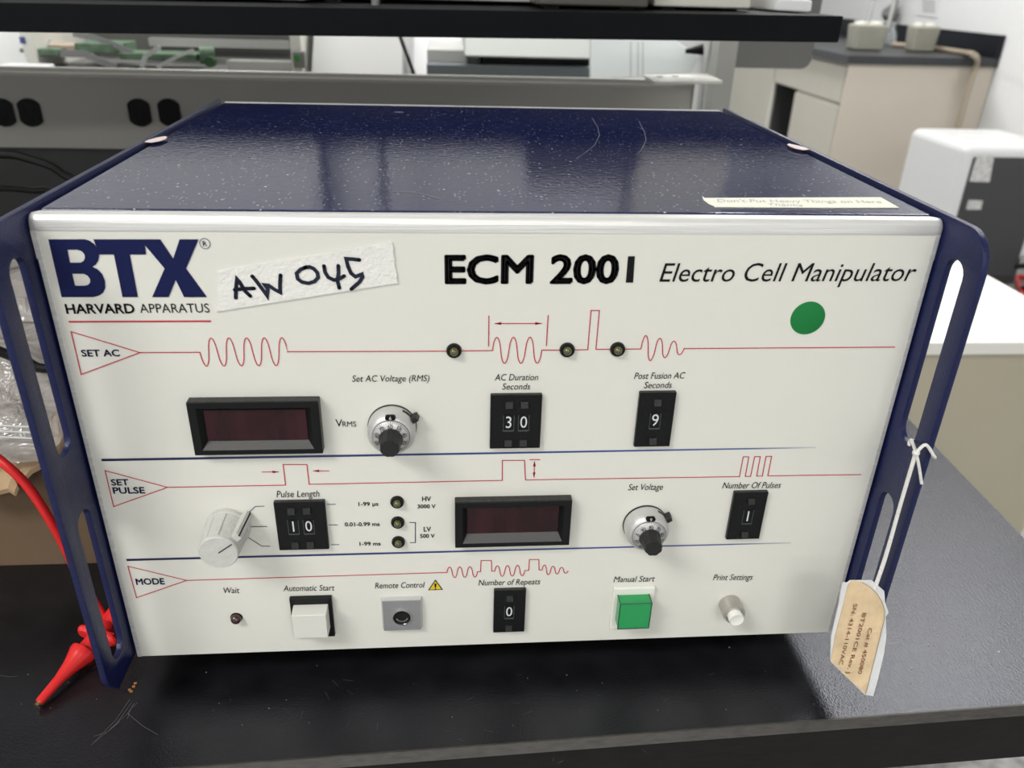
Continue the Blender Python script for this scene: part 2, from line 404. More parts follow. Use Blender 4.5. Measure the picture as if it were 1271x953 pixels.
for i, (x, y, sx, sy, st) in enumerate(LAMPS):
    side = 'just behind the camera' if y > -2 and y < 0 else ('some way behind the camera' if -4 < y < 0 else ('far behind the camera' if y < 0 else ('over the near bench' if y < 3 else 'over the far cabinets'))); lr = 'left' if x < -1 else ('middle' if x < 1 else 'right')
    r_ = empty('ceiling_light', (x, y, CEIL), f'unseen recessed white ceiling light panel {side}, {lr} side', 'ceiling light')
    fr = MB(); t = 0.03
    fr.box(x - sx / 2 - t, x + sx / 2 + t, y - sy / 2 - t, y - sy / 2, CEIL - 0.02, CEIL + 0.02)
    fr.box(x - sx / 2 - t, x + sx / 2 + t, y + sy / 2, y + sy / 2 + t, CEIL - 0.02, CEIL + 0.02)
    fr.box(x - sx / 2 - t, x - sx / 2, y - sy / 2, y + sy / 2, CEIL - 0.02, CEIL + 0.02)
    fr.box(x + sx / 2, x + sx / 2 + t, y - sy / 2, y + sy / 2, CEIL - 0.02, CEIL + 0.02)
    fr.build('frame', M['white'], r_)
    lm = mat('lamp_diffuser', (0.9, 0.9, 0.9), 0.5, emit=(1.0, 0.985, 0.95), estr=st)
    MB().poly([(x - sx / 2, y - sy / 2, CEIL - 0.005), (x - sx / 2, y + sy / 2, CEIL - 0.005), (x + sx / 2, y + sy / 2, CEIL - 0.005), (x + sx / 2, y - sy / 2, CEIL - 0.005)]).build('diffuser', lm, r_)

# ------------------------------------------------------------------ the black lab bench
bench = empty('lab_bench', (-0.3, 0.35, ZF), 'lab bench with black resin worktop under the instrument', 'lab bench')
def yf(x): return -0.0412 + 0.0342 * x
xr0, xr1 = 0.3195, 0.353
bm_ = MB(); e = 0.0025; T = 0.032
XL = -1.5
bm_.hexa([(XL, yf(XL), ZB - T), (xr0, yf(xr0), ZB - T), (xr1, 0.78, ZB - T), (XL, 0.78, ZB - T)],
         [(XL, yf(XL), ZB - e), (xr0, yf(xr0), ZB - e), (xr1, 0.78, ZB - e), (XL, 0.78, ZB - e)])
bm_.hexa([(XL, yf(XL), ZB - e), (xr0, yf(xr0), ZB - e), (xr1, 0.78, ZB - e), (XL, 0.78, ZB - e)],
         [(XL, yf(XL) + e, ZB), (xr0 - e, yf(xr0) + e, ZB), (xr1 - e, 0.78, ZB), (XL, 0.78, ZB)])
wt = bm_.build('worktop', M['bench'], bench)
MB().hexa([(XL, yf(XL) - 0.0010, ZB - e - 0.0008), (xr0, yf(xr0) - 0.0010, ZB - e - 0.0008), (xr0, yf(xr0) + 0.001, ZB - e - 0.0008), (XL, yf(XL) + 0.001, ZB - e - 0.0008)],
          [(XL, yf(XL) + e - 0.0008, ZB + 0.0001), (xr0 - e, yf(xr0) + e - 0.0008, ZB + 0.0001), (xr0 - e, yf(xr0) + e, ZB + 0.0001), (XL, yf(XL) + e, ZB + 0.0001)]).build('edge_band', M['bench_edge'], bench, 'worn brownish front edge of the black worktop')
MB().box(XL, -0.50, 0.03, 0.75, ZF, ZB - T).build('cabinet', M['khaki'], bench)
for yy in (0.72,): MB().box(0.27, 0.31, yy - .02, yy + .02, ZF, ZB - T).build('leg', M['khaki'], bench)
MB().hexa([(XL, yf(XL) - .0008, ZB - T), (xr0 + .0004, yf(xr0) - .0008, ZB - T), (xr0 + .0004, yf(xr0) + .001, ZB - T), (XL, yf(XL) + .001, ZB - T)],
          [(XL, yf(XL) - .0008, ZB - e - .0008), (xr0 + .0004, yf(xr0) - .0008, ZB - e - .0008), (xr0 + .0004, yf(xr0) + .001, ZB - e - .0008), (XL, yf(XL) + .001, ZB - e - .0008)]).build('front_edge', M['bench_front'], bench)
# scratches and crumbs on the worktop (fine hairline grooves)
sm = MB()
def bz(px, py): return onz(px, py, ZB + 0.00025)
def sr(pts, wd): sm.ribbon([bz(q[0] - (104 if q[0] > 200 and q[0] < 310 else 0), q[1]) for q in pts], wd * 1.25, (0, 0, 1))
for a, b, c in (((265, 868), (248, 893), (217, 925)), ((268, 871), (247, 900), (222, 921)), ((271, 872), (262, 886), (240, 905)),
             ((252, 896), (238, 908), (220, 914)), ((275, 872), (266, 880), (262, 892)), ((262, 885), (280, 900), (300, 912))):
    sr((a, b, c), 0.00016)
sr(((115, 830), (130, 818), (138, 808)), 0.00012); sr(((0, 838), (12, 840), (22, 839)), 0.00012)
for _ in range(26):
    x = random.uniform(330, 900); y = random.uniform(830, 945); a = random.uniform(0, PI); l = random.uniform(4, 16)
    sr(((x, y), (x + l * math.cos(a), y + l * math.sin(a) * 0.7)), 0.00007)
sm.build('scratch_marks', M['scratch'], bench, 'pale hairline scratches')['kind'] = 'stuff'
cr = MB(); random.seed(3); rc_ = MB()
for (px, py) in ((268, 852), (265, 858), (270, 848), (263, 856)):
    q = bz(px - 102, py); rc_.box(q.x - .0006, q.x + .0006, q.y - .0004, q.y + .0004, ZB, ZB + .0006)
rc_.build('rust_crumbs', M['rust'], bench, 'small orange-brown crumbs by the left handle')['kind'] = 'stuff'
for _ in range(70):
    px, py = random.uniform(10, 1250), random.uniform(735, 900)
    q = bz(px, py)
    if q.y < yf(q.x) + 0.004: continue
    if abs(q.x) < 0.165 and q.y > -0.002: continue
    s_ = random.uniform(.00008, .0002); cr.box(q.x - s_, q.x + s_, q.y - s_, q.y + s_, ZB, ZB + s_)
cr.build('dust_crumbs', mat('dust_crumb', (0.3, 0.29, 0.27), 0.8), bench, 'tiny pale dust specks')['kind'] = 'stuff'

# ------------------------------------------------------------------ the instrument
H = 0.1990; D = 0.2636; W2 = 0.160
inst = empty('laboratory_instrument', (0, 0.13, ZB), 'benchtop cell manipulator with ivory control panel, navy cover and handles', 'instrument')
# chassis, cover
MB().box(-0.1592, 0.1592, 0.012, D - 0.004, 0.0, 0.1950).build('chassis', M['navy'], inst)
cov = MB()
cov.box(-0.1578, 0.1578, 0.0065, D - 0.003, 0.1955, 0.1990)
cov.build('top_cover', M['cover'], inst, 'glossy navy cover with dust specks and swirl scratches', bevel=0.0008)
cvo = [o for o in C.objects if o.name == 'top_cover'][0]
sw = MB()
def tz(px, py): return onz(px, py, 0.19910)
sw.ribbon([tz(*q) for q in ((735, 146), (742, 158), (744, 168), (738, 180), (727, 189), (715, 197))], 0.0002, (0, 0, 1))
sw.build('swirl_scratch', M['swirl'], cvo, 'long curved pale scratch'); sw = MB()
sw.ribbon([tz(*q) for q in ((793, 150), (800, 164), (802, 174), (796, 186), (790, 192))], 0.0002, (0, 0, 1))
sw.build('swirl_scratch', M['swirl'], cvo, 'short curved pale scratch'); sw = MB()
sw.ribbon([tz(*q) for q in ((487, 238), (510, 238), (530, 242), (545, 247))], 0.0005, (0, 0, 1))
sw.build('swirl_scratch', M['swirl'], cvo, 'faint whitish smear near the front')
# rounded aluminium front extrusion: swept profile along x (y, z)
prof = [(0.0062, 0.1985), (0.0030, 0.1990), (0.0012, 0.1985), (0.0002, 0.1972), (-0.0002, 0.1958), (-0.0002, 0.1932), (0.0040, 0.1932), (0.0120, 0.1932), (0.0120, 0.1955), (0.0062, 0.1955)]
fb = MB(); n = len(prof)
secs = []
for x, k in ((-0.1597, 0.0010), (-0.1590, 0.0004), (-0.1570, 0), (0.1570, 0), (0.1592, 0.0004), (0.1599, 0.0010)):
    secs.append([fb.bm.verts.new((x, y + (k if y < 0.003 else 0), z - (k if z > 0.1957 else 0))) for y, z in prof])
for A, B in zip(secs, secs[1:]):
    for i in range(n): fb.bm.faces.new((A[i], A[(i + 1) % n], B[(i + 1) % n], B[i]))
fb.bm.faces.new(secs[0]); fb.bm.faces.new(secs[-1][::-1])
fb.build('front_trim', M['alu'], inst, 'brushed aluminium strip along the top front edge', sharp=50)
for s in (-1, 1):
    st = MB()
    xa, xb = sorted((s * 0.1572, s * 0.1592)); st.box(xa, xb, -0.0001, 0.012, 0.0, 0.1932)
    xa, xb = sorted((s * 0.1592, s * 0.1599)); st.box(xa, xb, 0.0006, 0.012, 0.1830, 0.1932)
    st.build('side_trim', M['alu'], inst, bevel=0.0004)
MB().box(-0.1575, 0.1575, D - 0.003, D, 0.1945, 0.1992).build('rear_trim', M['alu'], inst)
fp = MB().box(-0.1572, 0.1572, 0.0, 0.010, 0.0004, 0.1932).build('front_panel', M['panel'], inst)
# handles: full-height side plates running past the front panel, two slots in each
def arc(cy, cz, r, a0, a1, n=10): return [(cy + r * math.cos(a0 + (a1 - a0) * i / n), cz + r * math.sin(a0 + (a1 - a0) * i / n)) for i in range(n + 1)]
outer = [(D, 0.0015), (-0.0187, 0.0015), (-0.0215, 0.0050), (-0.0245, 0.0100), (-0.0256, 0.0135)] + \
        [(-0.0256, 0.1865)] + [(-0.0256 + 0.0125 + 0.0125 * math.cos(a), 0.1870 + 0.0130 * math.sin(a)) for a in [PI - PI / 2 * i / 8 for i in range(1, 9)]] + [(D, 0.2000)]
slots = []
for z0, z1 in ((0.0130, 0.0875), (0.1125, 0.1880)):
    r = 0.0059; c = -0.0117
    slots.append(arc(c, z1 - r * 1.0, r, 0, PI) + arc(c, z0 + r, r, PI, 2 * PI))
for s in (-1, 1):
    xa = s * (W2 + 0.0001 + 0.0013)
    me = curve_mesh([outer] + slots, 0.0013 - 0.0004, 0.0004, lambda u, v, w_, xa=xa: Vector((xa + w_, u, v)))
    hp = link('side_handle', me, M['navy'], inst, 'navy side plate with two slotted grips, ' + ('left' if s < 0 else 'right') + ' side')
    # small lighter wear chips
# rubber feet
for x in (-0.13, 0.13):
    for y in (0.035, 0.225):
        MB().lathe([(0.010, 0), (0.011, 0.001), (0.009, 0.018)], (x, y, ZB), (0, 0, 1), 24).build('rubber_foot', M['rubber'], inst)

# ---- printing on the panel
def PR(pts, p=0.00022): return [P(*q, p) for q in pts]
def line(pts, wd, m=None, name='printed_line', label=None, p=0.00022):
    return MB().ribbon(PR(pts, p), wd, (0, -1, 0)).build(name, m or M['ink_red'], fp, label)
RW = 0.00036
z1 = lambda pts: [Z5(x, y, 3.1775, 0, 240) for x, y in pts]
z2 = lambda pts: [Z5(x, y, 3.1775, 400, 250) for x, y in pts]
z3 = lambda pts: [Z5(x, y, 2.576, 780, 230) for x, y in pts]
z4 = lambda pts: [Z5(x, y, 3.1775, 80, 540) for x, y in pts]
z5 = lambda pts: [Z5(x, y, 3.1775, 440, 560) for x, y in pts]
z6 = lambda pts: [Z5(x, y, 3.1775, 740, 560) for x, y in pts]
# logo
Bo = [(190, 181), (335, 181), (354, 187), (372, 200), (386, 222), (391, 245), (387, 266), (376, 282), (364, 289), (385, 299), (403, 318), (414, 345), (415, 372), (407, 391), (392, 402), (368, 409), (243, 409)]
Bh1 = [(266, 222), (305, 222), (322, 228), (333, 241), (335, 254), (330, 266), (318, 273), (276, 273)]
Bh2 = [(285, 317), (330, 317), (345, 324), (355, 338), (355, 352), (347, 361), (333, 364), (296, 364)]
To = [(368, 181), (575, 181), (572, 205), (576, 241), (512, 241), (544, 409), (483, 409), (449, 241), (388, 241), (384, 222)]
Xo = [(560, 181), (632, 181), (683, 257), (708, 181), (783, 181), (734, 296), (816, 409), (726, 409), (693, 341), (665, 409), (600, 409), (649, 296), (572, 205)]
def loc2(pts): return [(q.x, q.z) for q in PR(pts)]
for nm, shp in (('B', [Bo, Bh1, Bh2]), ('T', [To]), ('X', [Xo])):
    dz = {'B': 0.0, 'T': 0.00001, 'X': 0.00002}[nm]
    me = curve_mesh([loc2(z1(s_)) for s_ in shp], 0.0, 0.0, lambda u, v, w_, dz=dz: Vector((u, -0.00022 - dz, v)))
    link('logo_letter', me, M['ink_navy'], fp, f'large navy letter {nm} of the logo')
c0 = P(*Z5(808, 198, 3.1775, 0, 240), 0.00022)
MB().ribbon([c0 + Vector((math.cos(a) * 0.0017, 0, math.sin(a) * 0.0018)) for a in [2 * PI * i / 24 for i in range(25)]], 0.00022).build('trademark_ring', M['ink_navy'], fp)
text('lettering', 'R', (251.6, 302.4), (256.6, 302.4), 6.2, M['ink_navy'], fp, bold=0.01)
text('lettering', 'HARVARD', (81.2, 383.4), (166.8, 382.9), 11.2, M['ink'], fp, bold=0.026)
text('lettering', 'APPARATUS', (173.2, 382.7), (259.6, 382.2), 11, M['ink'], fp, bold=-0.006)
line([(85.2, 399.3), (262, 398.6)], 0.0006, name='red_underline')
text('lettering', 'ECM', (551.7, 334.6), (662.4, 334.4), 33.0, M['ink'], fp, bold=0.036)
text('lettering', '200', (683, 334.4), (768.5, 334.2), 33.0, M['ink'], fp, bold=0.036)
link('lettering', curve_mesh([loc2(z2([(1206, 216), (1233, 216), (1226, 320), (1197, 320)]))], 0, 0, lambda u, v, w_: Vector((u, -0.00022, v))), M['ink'], fp)
text('lettering', 'Electro Cell Manipulator', (819.5, 338.2), (1137.5, 337.6), 22.2, M['ink'], fp, shear=0.22, bold=-0.004)
BOLDT = 0.024
text('lettering', 'SET AC', (100.9, 438.3), (148.3, 438.0), 7.8, M['ink_navy'], fp, bold=BOLDT)
text('lettering', 'SET', (137.8, 598.7), (159.6, 598.5), 7.2, M['ink_navy'], fp, bold=BOLDT)
text('lettering', 'PULSE', (140.0, 608.8), (179.6, 608.4), 7.4, M['ink_navy'], fp, bold=BOLDT)
text('lettering', 'MODE', (168.5, 722), (204, 721.3), 7.2, M['ink_navy'], fp, bold=BOLDT)
IT = dict(shear=0.2)
for s_, pl, pr, h in (('Set AC Voltage (RMS)', (436.8, 469.8), (533, 469.3), 7.8), ('AC Duration', (614, 468.3), (668, 467.9), 7.8), ('Seconds', (623.4, 479.7), (658.2, 479.4), 7.6),
                      ('Post Fusion AC', (787.3, 466.4), (850.5, 465.8), 7.8), ('Seconds', (799.5, 477.9), (834.1, 477.5), 7.6),
                      ('Set Voltage', (780, 604.6), (823, 604.0), 7.6), ('Number Of Pulses', (897, 602.4), (969.5, 601.8), 7.4),
                      ('Automatic Start', (351.4, 730.2), (415.1, 729.2), 7.0), ('Remote Control', (465.3, 726.8), (527.1, 725.6), 7.0),
                      ('Number of Repeats', (593.8, 723.2), (670.6, 721.6), 7.0), ('Manual Start', (761.8, 719), (812.9, 718), 7.0),
                      ('Print Settings', (885.5, 716.6), (934.5, 716.0), 7.0), ('Pulse Length', (342.9, 613.2), (396.4, 612.4), 7.8),
                      ('Wait', (277.5, 732.8), (297, 732.4), 7.0)):
    text('lettering', s_, pl, pr, h, M['ink'], fp, **IT)
text('lettering', 'V', (416.4, 525), (424.8, 525), 9, M['ink'], fp)
text('lettering', 'RMS', (425.0, 526.3), (442, 526.2), 6.4, M['ink'], fp)
for s_, pl, pr, h in (('1-99 µs', (444.8, 625.6), (469.6, 625.2), 4.6), ('0.01-0.99 ms', (427.8, 650.8), (471.2, 650.3), 4.6), ('1-99 ms', (446.2, 675), (472.4, 674.5), 4.6),
                      ('HV', (523.8, 619.2), (535, 619.1), 5.6), ('3000 V', (518.2, 628.5), (540.6, 628.2), 4.6), ('LV', (525.8, 656.8), (534.8, 656.6), 5.6), ('500 V', (521.4, 665.2), (539.4, 665), 4.6)):
    text('lettering', s_, pl, pr, h, M['ink'], fp, bold=0.02)
line(z5([(216, 281), (240, 281), (240, 360), (218, 360)]), 0.0003, M['ink_navy'])
# triangles
for t in (z1([(280, 545), (552, 628), (320, 714)]), z4([(160, 140), (406, 206), (194, 282)]), z4([(250, 517), (482, 573), (284, 641)])):
    line([((t[0][0] + t[2][0]) / 2, (t[0][1] + t[2][1]) / 2), t[0], t[1], t[2], ((t[0][0] + t[2][0]) / 2, (t[0][1] + t[2][1]) / 2)], RW, name='printed_triangle')
# AC waveform row
def wave(p0, p1, nper, amp, sgn=1, k=18, dec=None):
    A, B = Vector(p0), Vector(p1); out = []
    for i in range(nper * k + 1):
        t = i / (nper * k); q = A.lerp(B, t); a = amp if dec is None else amp * (1 - dec * t)
        lean = 0.0
        out.append((q.x, q.y - sgn * a * math.sin(2 * PI * nper * t)))
    return out
def wavep(p0, p1, nper, amp_px, sgn, dec=None):
    """sine drawn in real panel coordinates"""
    A = P(*p0, 0.00022); B = P(*p1, 0.00022)
    mid = ((p0[0] + p1[0]) / 2, (p0[1] + p1[1]) / 2)
    am = (P(mid[0], mid[1] - amp_px, 0.00022) - P(mid[0], mid[1], 0.00022)).z
    pts = []
    n_ = nper * 20
    for i in range(n_ + 1):
        t = i / n_; q = A.lerp(B, t); a = am if dec is None else am * (1 - dec * t)
        pts.append(q + Vector((0, 0, sgn * a * math.copysign(abs(math.sin(2 * PI * nper * t)) ** 0.62, math.sin(2 * PI * nper * t)))))
    return pts
def strokes(parts, name='printed_waveform'):
    pts = []
    for q in parts:
        pts += q if isinstance(q[0], Vector) else PR(q)
    out = [pts[0]]
    for q in pts[1:]:
        if (q - out[-1]).length > 1e-5: out.append(q)
    return MB().ribbon(out, RW).build(name, M['ink_red'], fp)
strokes([[(173.7, 437.6), (248, 437.2)], wavep((248, 437.2), (357, 436.5), 5, 17.5, -1), [(357, 436.4), (554.5, 435.8)]])
strokes([[(572.5, 435.4), (611.2, 435)], wavep((611.2, 435), (672.5, 434.6), 3, 16.3, 1), [(672.5, 434.4), (695.5, 434.5)]])
line([(606.8, 391.6), (606.4, 430)], RW); line([(680.4, 391), (678.1, 429.5)], RW)
def arrow(a, b, both=False):
    mb = MB(); A = P(*a, 0.00022); B = P(*b, 0.00022); mb.ribbon([A, B], RW * 0.9)
    def head(t, d):
        n_ = Vector((0, 1, 0)).cross(d); mb.poly([t, t - d * 0.0024 + n_ * 0.0006, t - d * 0.0024 - n_ * 0.0006])
    d = (B - A).normalized(); head(B, d)
    if both: head(A, -d)
    return mb.build('printed_arrow', M['ink_red'], fp)
arrow((614, 401.5), (672.4, 401.4), True)
strokes([[(713.5, 434.2), (729.5, 433.9), (733.6, 385.3), (744, 385.3), (739.6, 433.5), (757.8, 433.3)]])
strokes([[(776.5, 433.3), (795.5, 433)], wavep((795.5, 433), (849, 432.6), 3, 17.5, 1, 0.62), [(849.5, 432.6), (1111, 430.7)]])
# pulse row
strokes([z4([(406, 206), (872, 197), (862, 116), (956, 116), (965, 194)]), z5([(583, 115), (583, 36), (671, 36), (674, 113)]),
         z6([(565, 100), (580, 22), (602, 22), (588, 99), (609, 99), (625, 21), (647, 21), (633, 98), (655, 98), (670, 20), (692, 20), (677, 97), (1045, 92)])])
arrow(*z4([(778, 145), (845, 145)])); arrow(*z4([(1045, 141), (980, 141)]))
line(z5([(690, 33), (733, 33)]), RW); arrow(*z5([(710, 40), (708, 103)]), True)
# mode row
strokes([[z4([(482, 573)])[0], z5([(365, 478)])[0]], wavep(*z5([(365, 478), (485, 475)]), 3, 6.6, 1), z5([(485, 475), (497, 475), (499, 431), (540, 431), (541, 473), (553, 473)]),
         wavep(*z5([(553, 473), (672, 470)]), 3, 6.6, 1), z5([(672, 470), (687, 470), (690, 427), (727, 427), (728, 468), (740, 468)]), wavep(*z5([(740, 468), (842, 471)]), 3, 6.6, 1, 0.55)])
# selector option lines
NW = 0.00028
line(z4([(690, 339), (753, 281), (788, 280)]), NW, M['ink_navy']); line(z4([(690, 363), (800, 360)]), NW, M['ink_navy']); line(z4([(696, 385), (778, 438), (811, 438)]), NW, M['ink_navy'])
for a, b in (((1035, 273), (1070, 273)), ((1043, 354), (1077, 354)), ((1052, 432), (1084, 432))): line(z4([a, b]), NW, M['ink_navy'])
# blue rules, thicker on the left
for a, b in (((126, 570.9), (1013, 555.3)), ((157, 694.9), (982, 673.6))):
    A = P(*a, 0.00018); B = P(*b, 0.00018); m_ = MB()
    m_.poly([A + Vector((0, 0, .00055)), A - Vector((0, 0, .00055)), B - Vector((0, 0, .0003)), B + Vector((0, 0, .0003))])
    m_.build('blue_rule', M['fade'], fp)
# warning triangle
wt3 = PR(z5([(319, 506), (290, 548), (349, 546)]), 0.00022)
MB().poly(wt3).build('warning_triangle', M['ink'], fp)
cen = (wt3[0] + wt3[1] + wt3[2]) / 3
wi = MB().poly([cen + (q - cen) * 0.80 + Vector((0, -0.00008, 0)) for q in wt3]).build('warning_triangle', M['yellow'], fp, 'yellow inside of the warning triangle')
MB().poly([cen + Vector(q) for q in ((-.0005, -.00016, .0018), (.0005, -.00016, .0018), (.0002, -.00016, -.0006), (-.0002, -.00016, -.0006))]).poly(
    [cen + Vector(q) for q in ((-.0003, -.00016, -.0010), (.0003, -.00016, -.0010), (.0003, -.00016, -.0015), (-.0003, -.00016, -.0015))]).build('exclamation_mark', M['ink'], fp)

# ---- LEDs
def led(px, py, r, m, label):
    c = P(px, py, 0.001); c.y = 0
    b = MB().lathe([(r, 0.0), (r, 0.0008), (r * 0.9, 0.0014), (r * 0.66, 0.0014), (r * 0.62, 0.0004), (0, 0.0004)], c, (0, -1, 0), 32).build('indicator_bezel', M['black'], inst, label)
    MB().lathe([(r * 0.62, 0.0005), (r * 0.60, 0.0014), (r * 0.5, 0.0023), (r * 0.3, 0.0029), (0, 0.0031)], c, (0, -1, 0), 24).build('lens', m, b)
for i, (px, py) in enumerate(((563.6, 436), (704.3, 435), (767, 434.3))):
    led(px, py, 0.0029, M['led_g'], f'olive indicator light on the upper waveform, {("left", "middle", "right")[i]} one')
for i, (px, py) in enumerate(((492.9, 624), (493.6, 649.3), (494.4, 673.6))):
    led(px, py, 0.0028, M['led_g'], f'olive indicator light beside the pulse ranges, {("top", "middle", "bottom")[i]} one')
c = P(293, 768, 0.001); c.y = 0
wl = MB().lathe([(0.0026, 0.0), (0.0026, 0.0005), (0.0022, 0.0006), (0, 0.0006)], c, (0, -1, 0), 28).build('indicator_bezel', M['black'], inst, 'small dark red wait indicator')
MB().lathe([(0.0023, 0.0004), (0.0023, 0.0014), (0.0019, 0.0024), (0.001, 0.0030), (0, 0.0032)], c, (0, -1, 0), 24).build('lens', M['led_r'], wl)

# ---- digital displays
def rect_face(corners, p):
    q = [P(*c_, p) for c_ in corners]
    return ((q[0].x + q[3].x) / 2, (q[1].x + q[2].x) / 2, (q[2].z + q[3].z) / 2, (q[0].z + q[1].z) / 2)   # x0 x1 z0 z1
def display(face, win, label):
    p = 0.0042
    x0, x1, z0, z1_ = rect_face(face, p)
    a0, a1, b0, b1 = rect_face(win, 0.0020)
    o0, o1, q0, q1 = a0 - .0004, a1 + .0004, b0 - .0004, b1 + .0004
    # frame: outer shell, sloping inner walls
    m_ = MB(); bm = m_.bm
    lo0, lo1, lz0, lz1 = x0 + .0032, x1 - .0032, z0 + .0022, z1_ - .0026
    O = [(x0, z0), (x1, z0), (x1, z1_), (x0, z1_)]; I = [(lo0, lz0), (lo1, lz0), (lo1, lz1), (lo0, lz1)]; K = [(a0, b0), (a1, b0), (a1, b1), (a0, b1)]
    vb = [bm.verts.new((x, 0.0, z)) for x, z in O]; vf = [bm.verts.new((x, -p, z)) for x, z in O]
    vi = [bm.verts.new((x, -p, z)) for x, z in I]; vk = [bm.verts.new((x, -.0015, z)) for x, z in K]
    for i in range(4):
        j = (i + 1) % 4
        bm.faces.new((vb[i], vb[j], vf[j], vf[i])); bm.faces.new((vf[i], vf[j], vi[j], vi[i])); 
        if i != 0: bm.faces.new((vi[i], vi[j], vk[j], vk[i]))
    bm.faces.new(vk)
    b = m_.build('display_bezel', M['black'], inst, label, bevel=0.0003)
    MB().poly([(lo0, -p, lz0), (lo1, -p, lz0), (a1, -.0015, b0), (a0, -.0015, b0)]).build('sill', M['bevelgrey'], b, 'lighter sloping lower sill')
    MB().box(x0 + .0003, x1 - .0003, -p + .0003, -.0002, z1_ - .0001, z1_ + .0002).build('dusty_top', M['black_top'], b)
    MB().box(a0, a1, -.0018, -.0012, b0, b1).build('display_window', M['redwin'], b, 'dark red unlit display window')
z8 = lambda pts: [Z5(x, y, 6.355, 220, 480) for x, y in pts]
display([(230, 499.7), (394.2, 498.8), (401.8, 562.6), (242, 565.8)], z8([(207, 190), (1015, 180), (1028, 418), (240, 430)]), 'black framed digital display of the AC voltage')
display([(564.3, 624.5), (709.4, 621.4), (707.6, 677), (565.2, 679.8)], z5([(443, 222), (805, 218), (803, 318), (445, 325)]), 'black framed digital display of the pulse voltage')

# ---- thumbwheel switches
def thumb(face, cols, label):
    p = 0.0018
    x0, x1, z0, z1_ = rect_face(face, p)
    W_, H_ = x1 - x0, z1_ - z0
    b = MB().box(x0, x1, -p, 0, z0, z1_).build('thumbwheel_switch', M['black'], inst, label, bevel=0.0002)
    MB().box(x0 + .0002, x1 - .0002, -p + .0002, -.0001, z1_ - .0001, z1_ + .00015).build('dusty_top', M['black_top'], b)
    for cx, ch in cols:
        X = x0 + cx * W_
        for zz in (0.83, 0.115):
            k = MB(); zc = z0 + zz * H_
            k.hexa([(X - .0016, -p + .0001, zc - .0013), (X + .0016, -p + .0001, zc - .0013), (X + .0016, -p + .0001, zc + .0015), (X - .0016, -p + .0001, zc + .0015)],
                   [(X - .0014, -p - .0014, zc - .0011), (X + .0014, -p - .0014, zc - .0011), (X + .0014, -p - .0005, zc + .0013), (X - .0014, -p - .0005, zc + .0013)])
            k.build('push_button', M['darkgrey'], b)
        zc0, zc1 = z0 + 0.34 * H_, z0 + 0.635 * H_
        f = MB(); t = .00011
        yq = -p - .00008
        f.ribbon([(X - .0021, yq, zc1), (X + .0021, yq, zc1), (X + .0021, yq, zc0), (X - .0021, yq, zc0), (X - .0021, yq, zc1), (X + .0021, yq, zc1)], t)
        f.build('window_frame', mat('dim_window_line', (0.14, 0.15, 0.15), .4), b)
        MB().box(X - .0020, X + .0020, -p - .0004, -p, zc0 - .0001, zc0 + .0004).build('window_sill', M['bevelgrey'], b)
        # digit
        me = text_raw(ch, 0, -0.004); xs = [v.co.x for v in me.vertices]; cxm = (min(xs) + max(xs)) / 2
        hgt = 0.72 * (zc1 - zc0) / CAPH; mid = zc0 + (zc1 - zc0) * 0.56
        for v in me.vertices: v.co = Vector((X + (v.co.x - cxm) * hgt * 0.82, -p - .00012, mid + (v.co.y - CAPH / 2) * hgt))
        link('digit', me, M['ink_white'], b)
z7 = lambda pts: [Z5(x, y, 10.59, 600, 480) for x, y in pts]
thumb(z7([(95, 118), (775, 105), (745, 805), (85, 815)]), [(0.36, '3'), (0.655, '0')], 'black thumbwheel switch showing 30')
thumb([(794.4, 488), (839.6, 486.8), (831.6, 554.1), (787, 554.6)], [(0.50, '9')], 'black thumbwheel switch showing 9')
thumb([(339.2, 623.6), (403.3, 622.8), (408, 681.8), (346.7, 682.9)], [(0.335, '1'), (0.64, '0')], 'black thumbwheel switch showing 10')
thumb([(911.5, 611.8), (954, 610.8), (942.4, 668.9), (901.8, 669.5)], [(0.52, '1')], 'black thumbwheel switch showing 1')
thumb([(613.3, 733), (653, 732.4), (650.9, 784.4), (612.2, 784.7)], [(0.49, '0')], 'black thumbwheel switch showing 0')

